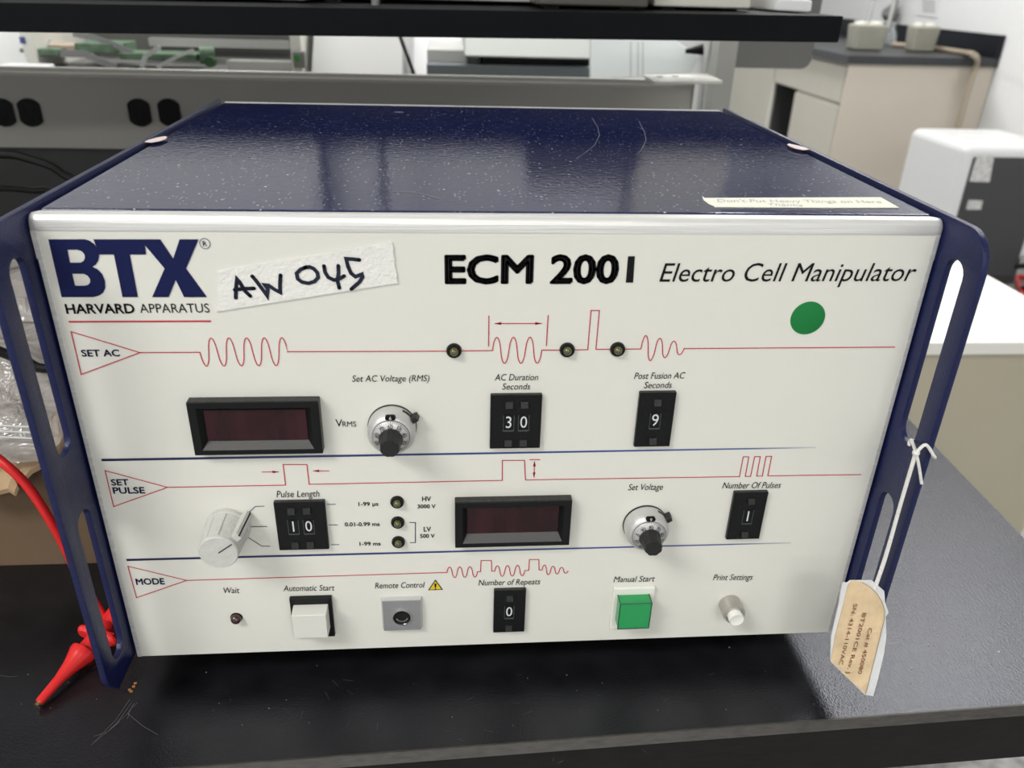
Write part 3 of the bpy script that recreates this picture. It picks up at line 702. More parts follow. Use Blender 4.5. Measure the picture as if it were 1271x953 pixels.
# ---- ten-turn counting dials
def dial(cx, cz, turn, numerals, shift, label):
    c = Vector((cx, 0, cz))
    R_ = 0.0092
    b = MB().lathe([(R_, 0.0004), (R_, 0.0048), (R_ * 0.985, 0.0060), (R_ * 0.93, 0.0072), (R_ * 0.84, 0.0081), (R_ * 0.80, 0.0083), (0, 0.0083)], c, (0, -1, 0), 56).build('counting_dial', M['satin'], inst, label)
    MB().lathe([(R_ * 1.03, 0.0), (R_ * 1.03, 0.0006), (R_ * 1.0, 0.0006)], c, (0, -1, 0), 56).build('base_ring', M['black'], b)
    MB().lathe([(R_ * 0.765, 0.0081), (R_ * 0.765, 0.0088), (R_ * 0.75, 0.0090), (R_ * 0.5, 0.0102), (0, 0.0102)], c, (0, -1, 0), 56).build('scale_ring', M['dialring'], b)
    tk = MB()
    MB().ribbon([c + Vector((math.cos(a) * R_ * 0.775, -0.0085, math.sin(a) * R_ * 0.775)) for a in [2 * PI * i / 48 for i in range(49)]], 0.00016).build('scale_rim', M['ink'], b)
    for i in range(50):
        a = PI / 2 + 2 * PI * i / 50 + 0.0; l = 0.88 if i % 5 else 0.83
        r0, r1 = R_ * 0.755, R_ * 0.755 * l + 0.0002
        d = Vector((math.cos(a), 0, math.sin(a)))
        h0 = 0.00905; h1 = h0 + (R_ * 0.75 - r1) / (R_ * 0.25) * 0.0012 + 0.0001
        tk.ribbon([c + d * r0 + Vector((0, -h0, 0)), c + d * r1 + Vector((0, -h1, 0))], 0.00012 if i % 5 else 0.00018)
    tk.build('scale_ticks', M['ink'], b)
    for k, s_ in enumerate(numerals):
        a = PI / 2 + (k - shift) * -2 * PI / 10
        d = Vector((math.cos(a), 0, math.sin(a))); tdir = Vector((math.sin(a), 0, -math.cos(a)))
        me = text_raw(s_, 0, 0.004); xs = [v.co.x for v in me.vertices]; cm = (min(xs) + max(xs)) / 2; sz = 0.0021
        pc = c + d * (R_ * 0.585) + Vector((0, -0.00995, 0))
        for v in me.vertices:
            yy = (v.co.y - CAPH / 2) * sz
            v.co = pc + tdir * ((v.co.x - cm) * sz) + d * yy + Vector((0, 0.52 * yy + 0.00012 * -1, 0))
        link('numeral', me, M['ink'], b)
    # fluted grip
    g = MB(); n_ = 48
    def ring(r, h, fl):
        out = []
        for i in range(n_):
            a = 2 * PI * i / n_; rr = r * (1 - fl * (0.5 + 0.5 * math.cos(a * 8)) ** 3)
            out.append(g.bm.verts.new(c + Vector((rr * math.cos(a), -h, rr * math.sin(a)))))
        return out
    rs = [ring(R_ * 0.50, 0.0098, 0), ring(R_ * 0.50, 0.0106, 0), ring(R_ * 0.47, 0.0116, 0.02), ring(R_ * 0.43, 0.0125, 0.08), ring(R_ * 0.405, 0.0168, 0.08), ring(R_ * 0.385, 0.0172, 0.08)]
    for A, B in zip(rs, rs[1:]):
        for i in range(n_): g.bm.faces.new((A[i], A[(i + 1) % n_], B[(i + 1) % n_], B[i]))
    g.bm.faces.new(rs[-1])
    g.build('grip', M['black_top'] if False else M['darkgrey'], b, 'fluted black plastic grip')
    # turn counter window
    wx = MB(); wc = c + Vector((0, -0.0086, R_ * 0.88))
    pts = []
    for i in range(24):
        a = 2 * PI * i / 24; ex = 0.0013 if math.cos(a) > 0 else -0.0013
        pts.append((wc.x + ex * 0.75 + math.cos(a) * 0.0010, -0.0079 - 0.00045, wc.z + math.sin(a) * 0.0010))
    wx.prism(pts, (0, 0.0012, 0)); wx.build('counter_window', M['ink'], b)
    me = text_raw(turn, 0, 0.004); xs = [v.co.x for v in me.vertices]; cm = (min(xs) + max(xs)) / 2
    for v in me.vertices: v.co = Vector((wc.x + (v.co.x - cm) * 0.0021, -0.0079 - 0.00055, wc.z + (v.co.y - CAPH / 2) * 0.0021))
    link('turn_digit', me, M['ink_white'], b)
    MB().ribbon([(wc.x, -0.00845, wc.z - .0011), (wc.x, -0.0087, wc.z - .0018)], .00022).build('index_line', M['ink'], b)
    # brake lever
    a0 = math.radians(30); lv = MB()
    lv.prism([c + Vector((math.cos(t) * r, -0.0018, math.sin(t) * r)) for t, r in ((math.radians(62), R_ * 1.015), (math.radians(48), R_ * 1.03), (math.radians(30), R_ * 1.03), (math.radians(24), R_ * 1.03), (math.radians(24), R_ * .9), (math.radians(62), R_ * .9))], (0, -0.0016, 0))
    d = Vector((math.cos(a0), 0, math.sin(a0))); t_ = Vector((-d.z, 0, d.x))
    q = c + d * (R_ * 1.10)
    lv.hexa([q + d * x + t_ * y + Vector((0, -0.0012, 0)) for x, y in ((-.0012, -.0013), (.0017, -.0012), (.0017, .0012), (-.0012, .0013))],
            [q + d * x + t_ * y + Vector((0, -0.0052, 0)) for x, y in ((-.0010, -.0011), (.0013, -.0010), (.0013, .0010), (-.0010, .0011))])
    lv.build('brake_lever', M['darkgrey'], b, bevel=0.0002)
q = P(487, 528.5); dial(q.x, q.z, '6', ['80', '70', '60', '50', '40', '30', '20', '10', '0', '90'], 2, 'silver ten-turn dial of the AC voltage')
q = P(800, 649.5); dial(q.x, q.z, '9', ['0', '90', '80', '70', '60', '50', '40', '30', '20', '10'], 2, 'silver ten-turn dial of the pulse voltage')

# ---- rotary selector
c = Vector((-0.1106, 0, 0.0700)); b_ = None
g = MB(); n_ = 96
def ring(r, h, fl):
    out = []
    for i in range(n_):
        a = 2 * PI * i / n_; x = (a * 9 / (2 * PI)) % 1.0
        rr = r * (1 - fl * (1 if x < 0.07 else 0))
        out.append(g.bm.verts.new(c + Vector((rr * math.cos(a), -h, rr * math.sin(a)))))
    return out
rs = [ring(.0088, .0004, 0), ring(.0088, .0022, 0), ring(.0084, .0024, .07), ring(.00765, .0150, .07), ring(.0076, .0152, 0), ring(.0076, .0166, 0), ring(.0072, .0171, 0)]
for A, B in zip(rs, rs[1:]):
    for i in range(n_): g.bm.faces.new((A[i], A[(i + 1) % n_], B[(i + 1) % n_], B[i]))
g.bm.faces.new(rs[-1]); g.bm.faces.new(rs[0][::-1])
sel = g.build('selector_knob', M['knobgrey'], inst, 'light grey fluted rotary selector knob with black pointer line')
ang = math.radians(36); d = Vector((math.cos(ang), 0, math.sin(ang))); t_ = Vector((-d.z, 0, d.x))
fin = MB(); fin.hexa([c + d * r + t_ * 0.0017 + Vector((0, -h, 0)) for r, h in ((.006, .0006), (.0118, .0006), (.0098, .0140), (.006, .0150))],
                     [c + d * r - t_ * 0.0017 + Vector((0, -h, 0)) for r, h in ((.006, .0006), (.0118, .0006), (.0098, .0140), (.006, .0150))])
fin.build('pointer', M['knobgrey'], sel, bevel=0.0003)
ln = MB()
q = [c + d * .0001 + Vector((0, -.01722, 0)), c + d * .0071 + Vector((0, -.01722, 0))]
ln.ribbon(q, .00045)
ln.hexa([c + d * r + t_ * s + Vector((0, -h, 0)) for r, h, s in ((.0098, .0143, .00025), (.0119, .0008, .00025), (.0119, .0008, -.00025), (.0098, .0143, -.00025))],
        [c + d * r + t_ * s + Vector((0, -h, 0)) for r, h, s in ((.0100, .0143, .00025), (.0121, .0008, .00025), (.0121, .0008, -.00025), (.0100, .0143, -.00025))])
ln.build('pointer_line', M['ink'], sel)

# ---- push buttons and jack
def inset_box(x0, x1, z0, z1_, y0, y1, s, name, m, parent, label=None, bevel=0.0004):
    """box whose front face (at y1) is a little smaller than its back (at y0)"""
    return MB().hexa([(x0, y0, z0), (x1, y0, z0), (x1, y0, z1_), (x0, y0, z1_)], [(x0 + s, y1, z0 + s), (x1 - s, y1, z0 + s), (x1 - s, y1, z1_ - s), (x0 + s, y1, z1_ - s)]).build(name, m, parent, label, bevel=bevel)
z9 = lambda pts: [Z5(x, y, 5.777, 340, 710) for x, y in pts]
x0, x1, q0, q1 = rect_face(z9([(108, 190), (412, 180), (438, 460), (145, 470)]), 0.0018)
ab = MB().box(x0, x1, -0.0020, 0, q0, q1).build('button_bezel', M['black'], inst, 'black bezel of the automatic start button', bevel=0.0004)
f0, f1, g0, g1 = rect_face(z9([(122, 308), (372, 305), (393, 475), (143, 478)]), 0.0085)
inset_box(f0 - .0001, f1 + .0001, g0, g1, -0.0019, -0.0085, 0.0002, 'push_button', M['btnwhite'], ab, 'off-white square push button')
z10 = lambda pts: [Z5(x, y, 3.738, 600, 710) for x, y in pts]
x0, x1, q0, q1 = rect_face(z10([(605, 75), (793, 74), (778, 258), (590, 262)]), 0.0015)
mbz = MB().box(x0, x1, -0.0016, 0, q0, q1).build('button_bezel', M['btnbase'], inst, 'ivory bezel of the manual start button', bevel=0.0004)
f0, f1, g0, g1 = rect_face(z10([(635, 150), (780, 142), (770, 258), (622, 265)]), 0.0075)
inset_box(f0, f1, g0, g1, -0.0015, -0.0075, 0.0001, 'push_button', M['btngreen'], mbz, 'green square push button')
ed = MB(); r_ = .00022; Y = -0.0076
for a, b in (((f0, g0), (f1, g0)), ((f1, g0), (f1, g1)), ((f0, g1), (f1, g1)), ((f0, g0), (f0, g1))): ed.tube([(a[0], Y + .0001, a[1]), (b[0], Y + .0001, b[1])], r_, 6)
for x in (f0, f1): ed.tube([(x, Y, g1), (x, -.0016, g1)], r_, 6)
ed.build('button_edge', M['btngreen_dark'], mbz)
# DIN jack
x0, x1, q0, q1 = rect_face(z9([(768, 200), (1062, 195), (1068, 414), (772, 426)]), 0.0022)
jc = P(*Z5(918, 322, 5.777, 340, 710), 0.0022); hr = 0.0042
jk = curve_mesh([[(x0 + .0008, q0 + .0003), (x1 - .0008, q0 + .0003), (x1 - .0008, q1 - .0008), (x0 + .0008, q1 - .0008)], [(jc.x + hr * math.cos(t * PI / 16), jc.z + hr * math.sin(t * PI / 16)) for t in range(32)]],
                0.00022, 0.0, lambda u, v, w_: Vector((u, -0.0020 + w_, v)))
jp = link('socket_plate', jk, M['greymetal'], inst, 'grey metal plate of the remote control socket')
sl = MB()
sl.hexa([(x0, 0, q0), (x1, 0, q0), (x1, 0, q1), (x0, 0, q1)], [(x0 + .0008, -0.00175, q0 + .0003), (x1 - .0008, -0.00175, q0 + .0003), (x1 - .0008, -0.00175, q1 - .0008), (x0 + .0008, -0.00175, q1 - .0008)])
sl.build('bevelled_edge', M['satin'], jp)
MB().lathe([(hr, 0.0018), (hr * 1.02, 0.0027), (hr * .92, 0.0027), (hr * .88, 0.0018)], (jc.x, 0, jc.z), (0, -1, 0), 40).build('socket_shell', M['chrome'], jp)
MB().lathe([(hr * .88, 0.0017), (hr * .88, 0.0019), (0, 0.0019)], (jc.x, 0, jc.z), (0, -1, 0), 32).build('socket_insert', M['slot'], jp)
ar = MB(); ar.ribbon([(jc.x + hr * .62 * math.cos(a), -.0021, jc.z + hr * .62 * math.sin(a)) for a in [math.radians(200 + 14 * i) for i in range(11)]], .0006); ar.build('contact_ring', M['chrome'], jp)
# print button
bc = P(905.2, 748.6); bc.y = 0
pb = MB().lathe([(.0050, 0), (.0050, .0070), (.0047, .0078), (.0037, .0078), (.0036, .0060), (0, .0060)], bc, (0, -1, 0), 40).build('button_collar', M['nickel'], inst, 'round nickel collar of the print settings button')
MB().lathe([(.0034, .0060), (.0034, .0102), (.0031, .0108), (.0026, .0106), (0, .0104)], bc, (0, -1, 0), 36).build('push_button', M['btnbase'], pb, 'round ivory push button')

# ---- green dot, tape labels, paper bits
gc = P(1002.6, 394.8, 0.0002)
MB().lathe([(.00665, 0), (.00665, .00025), (.0065, .0003), (0, .0003)], (gc.x, 0, gc.z), (0, -1, 0), 48).build('round_sticker', M['green_dot'], inst, 'green round sticker')
zt = lambda pts: [Z5(x, y, 5.526, 270, 290) for x, y in pts]
tp = zt([(-2, 255), (-6, 262), (8, 300), (2, 340), (-2, 400), (8, 440), (-8, 480), (-12, 535), (1236, 338), (1228, 300), (1232, 280), (1212, 210), (1216, 170), (1202, 130), (1208, 95), (1198, 62)])
tpe = MB(); tpe.prism(PR(tp, 0.0006), (0, 0.0005, 0)); tape = tpe.build('masking_tape_label', M['tape'], inst, 'white masking tape with handwritten AW 045')
hw = MB()
for s_ in ([(125, 440), (126, 380), (133, 312), (150, 330), (190, 395), (225, 428)], [(118, 385), (170, 378), (250, 375)],
           [(238, 292), (262, 320), (300, 370), (340, 425), (345, 380), (325, 352), (350, 355), (395, 385), (430, 402), (428, 350), (432, 285)],
           [(612, 228), (570, 245), (542, 272), (550, 310), (580, 332), (625, 340), (665, 328), (690, 300), (685, 268), (660, 240), (630, 228), (600, 232)],
           [(730, 222), (738, 265), (760, 300), (800, 318), (840, 308), (868, 290)], [(828, 220), (830, 270), (822, 320), (835, 372)],
           [(972, 180), (930, 175), (882, 172), (895, 225), (915, 270), (945, 295), (990, 278), (995, 295), (975, 330), (918, 380)]):
    hw.ribbon(PR(zt(s_), 0.0008), 0.00138, (0, -1, 0), cap=True)
hw.build('handwriting', M['ink_pen'], tape)
# tape on the cover
zt2 = lambda pts: [Z5(x, y, 4.237, 850, 220) for x, y in pts]
t2 = [onz(*q, 0.1994) for q in zt2([(92, 98), (104, 108), (1030, 104), (1126, 158), (750, 158), (158, 154), (150, 148), (128, 140), (98, 118)])]
tpe = MB(); tpe.prism(t2, (0, 0, -0.0003)); tape2 = tpe.build('masking_tape_label', M['tape_cream'], inst, 'cream tape with faint handwriting on the cover')
def tw(s_, a, b, h, parent, mt, plane):
    return text('handwriting', s_, a, b, h, mt, parent, shear=0.3, plane=plane, bold=-0.01)
pl2 = lambda a, b: onz(a, b, 0.19948)
tw("Don't Put Heavy Things on Here", *zt2([(165, 122), (1030, 128)]), 3.2, tape2, M['ink_pencil'], pl2)
tw('Thanks', *zt2([(440, 142), (620, 146)]), 2.6, tape2, M['ink_pencil'], pl2)
for px, py, nm in ((190.5, 174, 'left'), (994, 183.4, 'right')):
    s = -1 if nm == 'left' else 1
    q = onz(px, py, 0.2003); mb = MB()
    pts = [(-.0052, -.002), (-.001, .0042), (.0022, .0066), (.0046, .0052), (.0052, .002), (.0040, -.001), (.001, -.003)]
    mb.prism([(q.x - s * u * 0.8, q.y + v * 1.7, 0.2003) for u, v in pts], (0, 0, -0.00025)); mb.build('paper_sticker', M['heart'], inst, f'torn pinkish white sticker bit on the {nm} top edge')

# ------------------------------------------------------------------ hang tag on the right handle
TY = -0.031
def TP(px, py, dy=0.0): 
    return ony(px, py, TY + dy + (py - 735) * -0.00003)
ztg = lambda pts: [Z5(x, y, 5.294, 980, 700) for x, y in pts]
ht = empty('hang_tag', TP(1085, 730), 'paper tag with yellowed typed sticker hanging by white string from the right handle', 'tag')
cardpts = ztg([(352, 124), (382, 128), (400, 112), (545, 112), (622, 178), (628, 250), (650, 318), (632, 345), (636, 480), (620, 590), (580, 760), (550, 868), (495, 858), (385, 752), (270, 640), (275, 480), (300, 370), (325, 270), (338, 180)])
cdm = MB(); cdm.prism([TP(*q) for q in cardpts], (0, 0.0007, 0)); cdm.build('tag_card', M['card'], ht)
stp = ztg([(400, 112), (440, 110), (480, 122), (530, 152), (575, 195), (605, 245), (625, 305), (624, 370), (590, 500), (500, 855), (385, 750), (272, 636), (300, 480), (385, 145)])
sk = MB(); sk.prism([TP(*q, -0.0004) for q in stp], (0, 0.0003, 0)); stick = sk.build('tag_sticker', M['sticker'], ht, 'yellowed sticker with brown typed text')
sh = MB(); sh.ribbon([TP(*q, -0.0006) for q in ztg([(478, 120), (530, 152), (575, 195), (607, 248), (627, 308), (622, 370), (500, 856)])], 0.0002, (0, -1, 0))
sh.build('sticker_edge', mat('browned_edge', (0.25, 0.2, 0.12), 0.7), stick)
def tagtext(s_, a, b, h):
    me = text_raw(s_, 0.0, 0.004); xs = [v.co.x for v in me.vertices]; x0, x1 = min(xs), max(xs)
    A = TP(*a, -0.00075); B = TP(*b, -0.00075); U = B - A; V = Vector((0, -1, 0)).cross(U).normalized()
    if V.x < 0: V = -V
    hh = h / 3400.0
    for v in me.vertices: v.co = A + U * ((v.co.x - x0) / (x1 - x0)) + V * ((v.co.y - CAPH / 2) / CAPH * hh)
    link('lettering', me, M['ink_brown'], stick)
a, b = ztg([(532, 420), (462, 722)]); tagtext('Cat # 450080', a, b, 5.6)
a, b = ztg([(493, 322), (385, 718)]); tagtext('BT2001CE Rev. J', a, b, 5.6)
a, b = ztg([(434, 262), (336, 662)]); tagtext('SN: 4314-110VAC', a, b, 5.6)
stg = MB()
stg.tube([TP(1086, 731, 0.0003), ony(1100, 690, -.0295), ony(1118, 626, -.0280), ony(1137, 563, -.0273)], 0.00062, 8)
stg.tube([TP(1085, 729, 0.0003), ony(1099, 688, -.0290), ony(1118, 622, -.0274), ony(1136, 561, -.0272)], 0.0005, 8)
kx = 0.1615
stg.tube([ony(1137, 562, -.0275), ony(1131, 546, -.0165), (0.1595, -.0160, 0.1135), (0.1600, -.0155, 0.1150), (0.1640, -.0165, .1150), (0.1645, -.0240, .1140), (0.1630, -.0273, .1150), ony(1149, 552, -.0275), ony(1137, 562, -.0277)], 0.00065, 8)
stg.tube([ony(1137, 561, -.0278), ony(1140, 575, -.0285), ony(1144, 600, -.0285)], 0.0006, 8)
stg.lathe([(0, -.0013), (.0011, -.0009), (.0014, 0), (.0011, .0009), (0, .0013)], ony(1137, 562, -.0276), (0.3, 0, 1), 12)
stg.build('string', M['cotton'], ht, 'white cotton string tied round the handle bar')

# ------------------------------------------------------------------ cardboard box with plastic bags, left
box = empty('cardboard_box', (-0.33, 0.2, ZB), 'open torn cardboard box of plastic bags left of the instrument', 'box')
bx = MB(); X0, X1, Y0, Y1 = -0.52, -0.178, 0.088, 0.30
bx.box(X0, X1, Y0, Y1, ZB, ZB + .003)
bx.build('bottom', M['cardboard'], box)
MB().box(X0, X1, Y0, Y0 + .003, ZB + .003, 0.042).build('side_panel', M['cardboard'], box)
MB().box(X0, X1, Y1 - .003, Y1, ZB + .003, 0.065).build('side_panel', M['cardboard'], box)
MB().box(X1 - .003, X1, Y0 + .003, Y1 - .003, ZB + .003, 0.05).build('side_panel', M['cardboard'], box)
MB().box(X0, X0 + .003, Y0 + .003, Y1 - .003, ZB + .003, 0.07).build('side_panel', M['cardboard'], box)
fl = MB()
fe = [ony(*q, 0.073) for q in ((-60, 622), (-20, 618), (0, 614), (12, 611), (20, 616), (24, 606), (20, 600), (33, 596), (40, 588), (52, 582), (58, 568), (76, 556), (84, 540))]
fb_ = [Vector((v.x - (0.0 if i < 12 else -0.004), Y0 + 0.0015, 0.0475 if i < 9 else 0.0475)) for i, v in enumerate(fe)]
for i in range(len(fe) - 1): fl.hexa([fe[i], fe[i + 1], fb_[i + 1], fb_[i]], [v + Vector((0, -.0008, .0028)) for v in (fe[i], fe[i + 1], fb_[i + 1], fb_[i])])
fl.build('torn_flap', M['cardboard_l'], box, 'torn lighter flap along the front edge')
# crease flap behind the handle slot
MB().hexa([(-.235, .095, .046), (-.2, .093, .048), (-.19, .13, .066), (-.225, .13, .070)], [(-.235, .095, .049), (-.2, .093, .051), (-.19, .13, .069), (-.225, .13, .073)]).build('torn_flap', M['cardboard_l'], box)
# bags
def bag(name, fx0, fx1, fy0, fy1, zf, zb, seed, label, bul=0.014):
    random.seed(seed); b = MB(); nx, ny = 34, 34; ph = [random.uniform(0, 6) for _ in range(8)]
    g1 = []; g2 = []
    for i in range(nx + 1):
        r1 = []; r2 = []
        for j in range(ny + 1):
            u, v = i / nx, j / ny
            e_ = min(1, 6 * min(u, 1 - u, v, 1 - v))
            z = zf + (zb - zf) * v ** 0.8
            w_ = 0.0045 * (math.sin(9 * u + 7 * v + ph[0]) + math.sin(-13 * u + 11 * v + ph[1]) * .6 + math.sin(23 * u * v + ph[2]) * .5 + math.sin(31 * u - 17 * v + ph[3]) * .3)
            x = fx0 + (fx1 - fx0) * u + .004 * math.sin(8 * v + ph[4]); y = fy0 + (fy1 - fy0) * v + .004 * math.sin(7 * u + ph[5])
            r1.append(b.bm.verts.new((x, y, z + bul * math.sin(PI * u) * math.sin(PI * v) + w_ * e_)))
            r2.append(b.bm.verts.new((x, y, z - 0.008 * e_ - 0.001 + w_ * .5 * e_)))
        g1.append(r1); g2.append(r2)
    for i in range(nx):
        for j in range(ny):
            b.bm.faces.new((g1[i][j], g1[i + 1][j], g1[i + 1][j + 1], g1[i][j + 1]))
    o = b.build(name, M['bag'], None, sharp=80); tag(o, label, 'plastic bag', None); return o
bag('plastic_bag', -0.40, -0.205, 0.080, 0.19, 0.054, 0.082, 5, 'crumpled clear zip bag on the front edge of the cardboard box')
bag('plastic_bag', -0.42, -0.185, 0.192, 0.285, 0.080, 0.090, 9, 'clear plastic bag at the back of the cardboard box', 0.009)
# dull contents seen through the film
ct = MB(); ct.hexa([(-.5, .10, ZB + .004), (-.2, .10, ZB + .004), (-.19, .295, ZB + .004), (-.5, .295, ZB + .004)], [(-.49, .105, .040), (-.215, .105, .042), (-.20, .29, .075), (-.49, .29, .075)])
cto = ct.build('paper_wrap', mat('grey_brown_wrap', (0.40, 0.36, 0.32), 0.7, var=0.25, vscale=25), None, bevel=0.006, seg=3); tag(cto, 'greyish wrapped packet under the plastic bags', 'packet')
# zip strip of the front bag
fbg = [o for o in C.objects if o.name == 'plastic_bag'][0]
for k in range(3):
    MB().tube([ony(px, 528 + k * 7 + px * .05, .083 + k * .0005) for px in (-50, -20, 5, 25, 42)], .0005, 6).build('zip_ridge', M['strap'], fbg)

# ------------------------------------------------------------------ red test lead with grabber clip
cl = empty('test_clip', (-0.19, 0.02, ZB), 'red test lead with grabber clip lying beside the left handle', 'test lead')
tip = Vector((-0.2005, -0.0095, ZB + 0.0028)); tail = Vector((-0.1795, 0.0400, ZB + 0.0125))
ax = (tail - tip); L = ax.length; ax.normalize()
MB().lathe([(.0016, 0), (.0019, .001), (.0024, .012), (.0036, .0185), (.0052, .0235), (.0060, .0255), (.0060, .0270), (.0040, .0275), (.0037, .0275)], tip, ax, 28).build('nose_sleeve', M['red'], cl)
MB().lathe([(.0037, .0270), (.0037, .0360), (.0040, .0365), (.0040, .041), (.003, .043)], tip, ax, 24).build('barrel', M['red'], cl)
side = ax.cross(Vector((0, 0, 1))).normalized(); upv = side.cross(ax)
for s in (-1, 1):
    q = tip + ax * 0.0365 + side * (s * 0.0068); 
    MB().lathe([(0, -.0022), (.0030, -.0020), (.0042, -.0006), (.0042, .0004), (.0030, .0009), (0, .0006)], q, (ax * 1.0 + side * s * 0.1), 20).build('finger_grip', M['red'], cl)
    MB().hexa([tip + ax * a_ + side * (s * b_) + upv * -.002 for a_, b_ in ((.0335, .002), (.0385, .002), (.0385, .0085), (.036, .0085))],
              [tip + ax * a_ + side * (s * b_) + upv * .002 for a_, b_ in ((.0335, .002), (.0385, .002), (.0385, .0085), (.036, .0085))]).build('wing', M['red'], cl)
MB().lathe([(.0024, .041), (.0028, .045), (.0058, .0560), (.0062, .0575), (.0050, .0590), (.002, .0592)], tip, ax, 28).build('plunger', M['red'], cl)
MB().lathe([(.0010, -.0016), (.0010, .0006)], tip, ax, 12).build('hook', M['brass'], cl)
tl = ony(131, 769, .045)
q0 = tip + ax * .0575
MB().lathe([(.0062, -.001), (.0058, .001), (.0030, (tl - q0).length * .75), (.0022, (tl - q0).length)], q0, (tl - q0), 24).build('strain_relief', M['red'], cl)
MB().tube([tl, ony(119, 750, .047), ony(106, 731, .048), ony(95, 712, .048), ony(85, 688, .046), ony(62, 645, .044), ony(33, 602, .043), ony(0, 571, .043), ony(-45, 540, .05), ony(-90, 530, .07)], .0021, 12).build('lead', M['red'], cl)

# black cables at the left
def cable(pts, r, label):
    o = MB().tube(pts, r, 10).build('power_cable', M['cable']); tag(o, label, 'cable', 'black cables behind the box'); del o['group']; return o
cable([ony(-90, 230, .42), ony(-30, 196, .42), ony(10, 192, .42), ony(35, 197, .42), ony(65, 207, .42), ony(100, 226, .42), Vector((-.225, .41, .08)), Vector((-.20, .40, .02)), Vector((-.185, .38, ZB + .003)), Vector((-.15, .34, ZB + .003))], .0033, 'black cable arching over the bench below the raceway')
cable([ony(-90, 232, .50), ony(0, 233, .50), ony(40, 236, .50), ony(80, 240, .50), Vector((-.26, .49, .055)), Vector((-.215, .46, ZB + .006)), Vector((-.17, .42, ZB + .0034))], .0030, 'lower black cable running almost level behind the left handle')
o = MB().tube([ony(-70, 405, .11), ony(0, 436, .118), ony(30, 447, .12), ony(66, 457, .122), (-0.185, .14, .085), (-.172, .2, .06), (-.172, .32, ZB + .003)], .0026, 10).build('power_cable', M['cable']); tag(o, 'black cable running across the clear plastic bags', 'cable')

# ------------------------------------------------------------------ shelf above the bench
shf = empty('reagent_shelf', (0, 0.6, ZB), 'black slab shelf above the bench behind the instrument', 'shelf')
sa = ony(-330, -18, 0.355); 
L0 = ony(0, 3.0, 0.378); L1 = ony(1047, 20, 0.400); dL = (L1 - L0); Lx = L0 - dL * 0.9
t_ = (ony(1047, 20, .4) - ony(1047, 53, .4)).z
dn = Vector((0, 0, -t_)); bk = Vector((-0.012, 0.36, 0))
MB().hexa([Lx + dn, L1 + dn, L1 + dn + bk, Lx + dn + bk], [Lx, L1, L1 + bk, Lx + bk]).build('board', M['shelf'], shf, bevel=0.0006)
for xx in (0.335, -0.95):
    up_ = MB(); up_.box(xx - .012, xx + .012, 0.795, 0.825, ZB, 0.80)
    up_.build('upright', M['race_l'], shf)
    MB().box(xx - .060, xx - .012, .765, .795, .215, .228).build('bracket', M['race_l'], shf)
MB().box(-1.1, 0.35, .40, .64, .745, .765).build('reflection_blocker', M['shelf'], shf)  # unseen board, added to block ceiling reflections on the left of the bench
for xx in (0.335, -0.95): MB().box(xx - .01, xx + .01, .62, .80, .725, .745).build('bracket', M['race_l'], shf)  # brackets of the added, unseen board

# things standing on the shelf
def boxthing(name, x0, x1, y0, y1, z0, z1_, m, label, cat, bevel=0.003):
    o = MB().box(x0, x1, y0, y1, z0, z1_).build(name, m, None, bevel=bevel); tag(o, label, cat); return o
def instrument_on_shelf(name, x0, x1, y0, y1, h, m, label, cat, dark=False):
    def zs(x): return L0.z + (L1.z - L0.z) * (x - L0.x) / (L1.x - L0.x)
    zt_ = zs(x1) + .001
    r_ = empty(name, ((x0 + x1) / 2, (y0 + y1) / 2, zt_), label, cat)
    MB().box(x0, x1, y0, y1, zt_ + .001, zt_ + h).build('housing', m, r_, bevel=0.002)
    MB().box(x0 + .006, x1 - .006, y0 - .002, y0 + .002, zt_ + .028, zt_ + h - .01).build('front_panel', m, r_, bevel=0.001)
    for xx in (x0 + .015, x1 - .015):
        for yy in (y0 + .015, y1 - .015): MB().box(xx - .006, xx + .006, yy - .006, yy + .006, zs(xx + .006), zt_ + .003).build('foot', M['rubber'], r_)
instrument_on_shelf('shelf_instrument', -0.62, -0.135, .47, .70, .30, M['lightgrey'], 'wide pale grey instrument on the shelf, left end', 'instrument')
instrument_on_shelf('shelf_instrument', -0.133, 0.1525, .50, .70, .28, mat('pale_greige_enamel', (0.64, 0.65, 0.63), .4), 'mid grey instrument on the shelf behind the thin upright rod', 'instrument')
instrument_on_shelf('shelf_box', 0.052, 0.145, .44, .49, .036, mat('dark_taupe_enamel', (0.075, 0.07, 0.06), .4), 'low dark taupe box on the shelf in front of the grey instrument', 'box')
instrument_on_shelf('shelf_instrument', 0.154, 0.238, .46, .70, .27, mat('beige_grey_housing', (0.62, 0.61, 0.54), .4), 'beige instrument near the right end of the shelf', 'instrument')
zt_ = 0.256
o = MB().lathe([(.0035, -.004), (.0035, .20)], (-0.077, .455, L0.z + (L1.z - L0.z) * (-.077 - L0.x) / (L1.x - L0.x) + .004), (0, 0, 1), 16).build('support_rod', M['darkmetal']); tag(o, 'thin dark upright rod standing on the shelf before the grey instrument', 'rod')
a = [ony(*q, .47) for q in ((978, 17), (985, 5), (1005, -2), (1030, -2), (1044, 17))]
o = MB().prism([Vector((0.262, .47, .2532)), Vector((0.283, .44, .2532)), Vector((.286, .60, .2532)), Vector((.25, .62, .2532))], (0, 0, .010)).build('white_pad', M['white'], None, bevel=.002); tag(o, 'white flat pad at the right end of the shelf', 'pad')

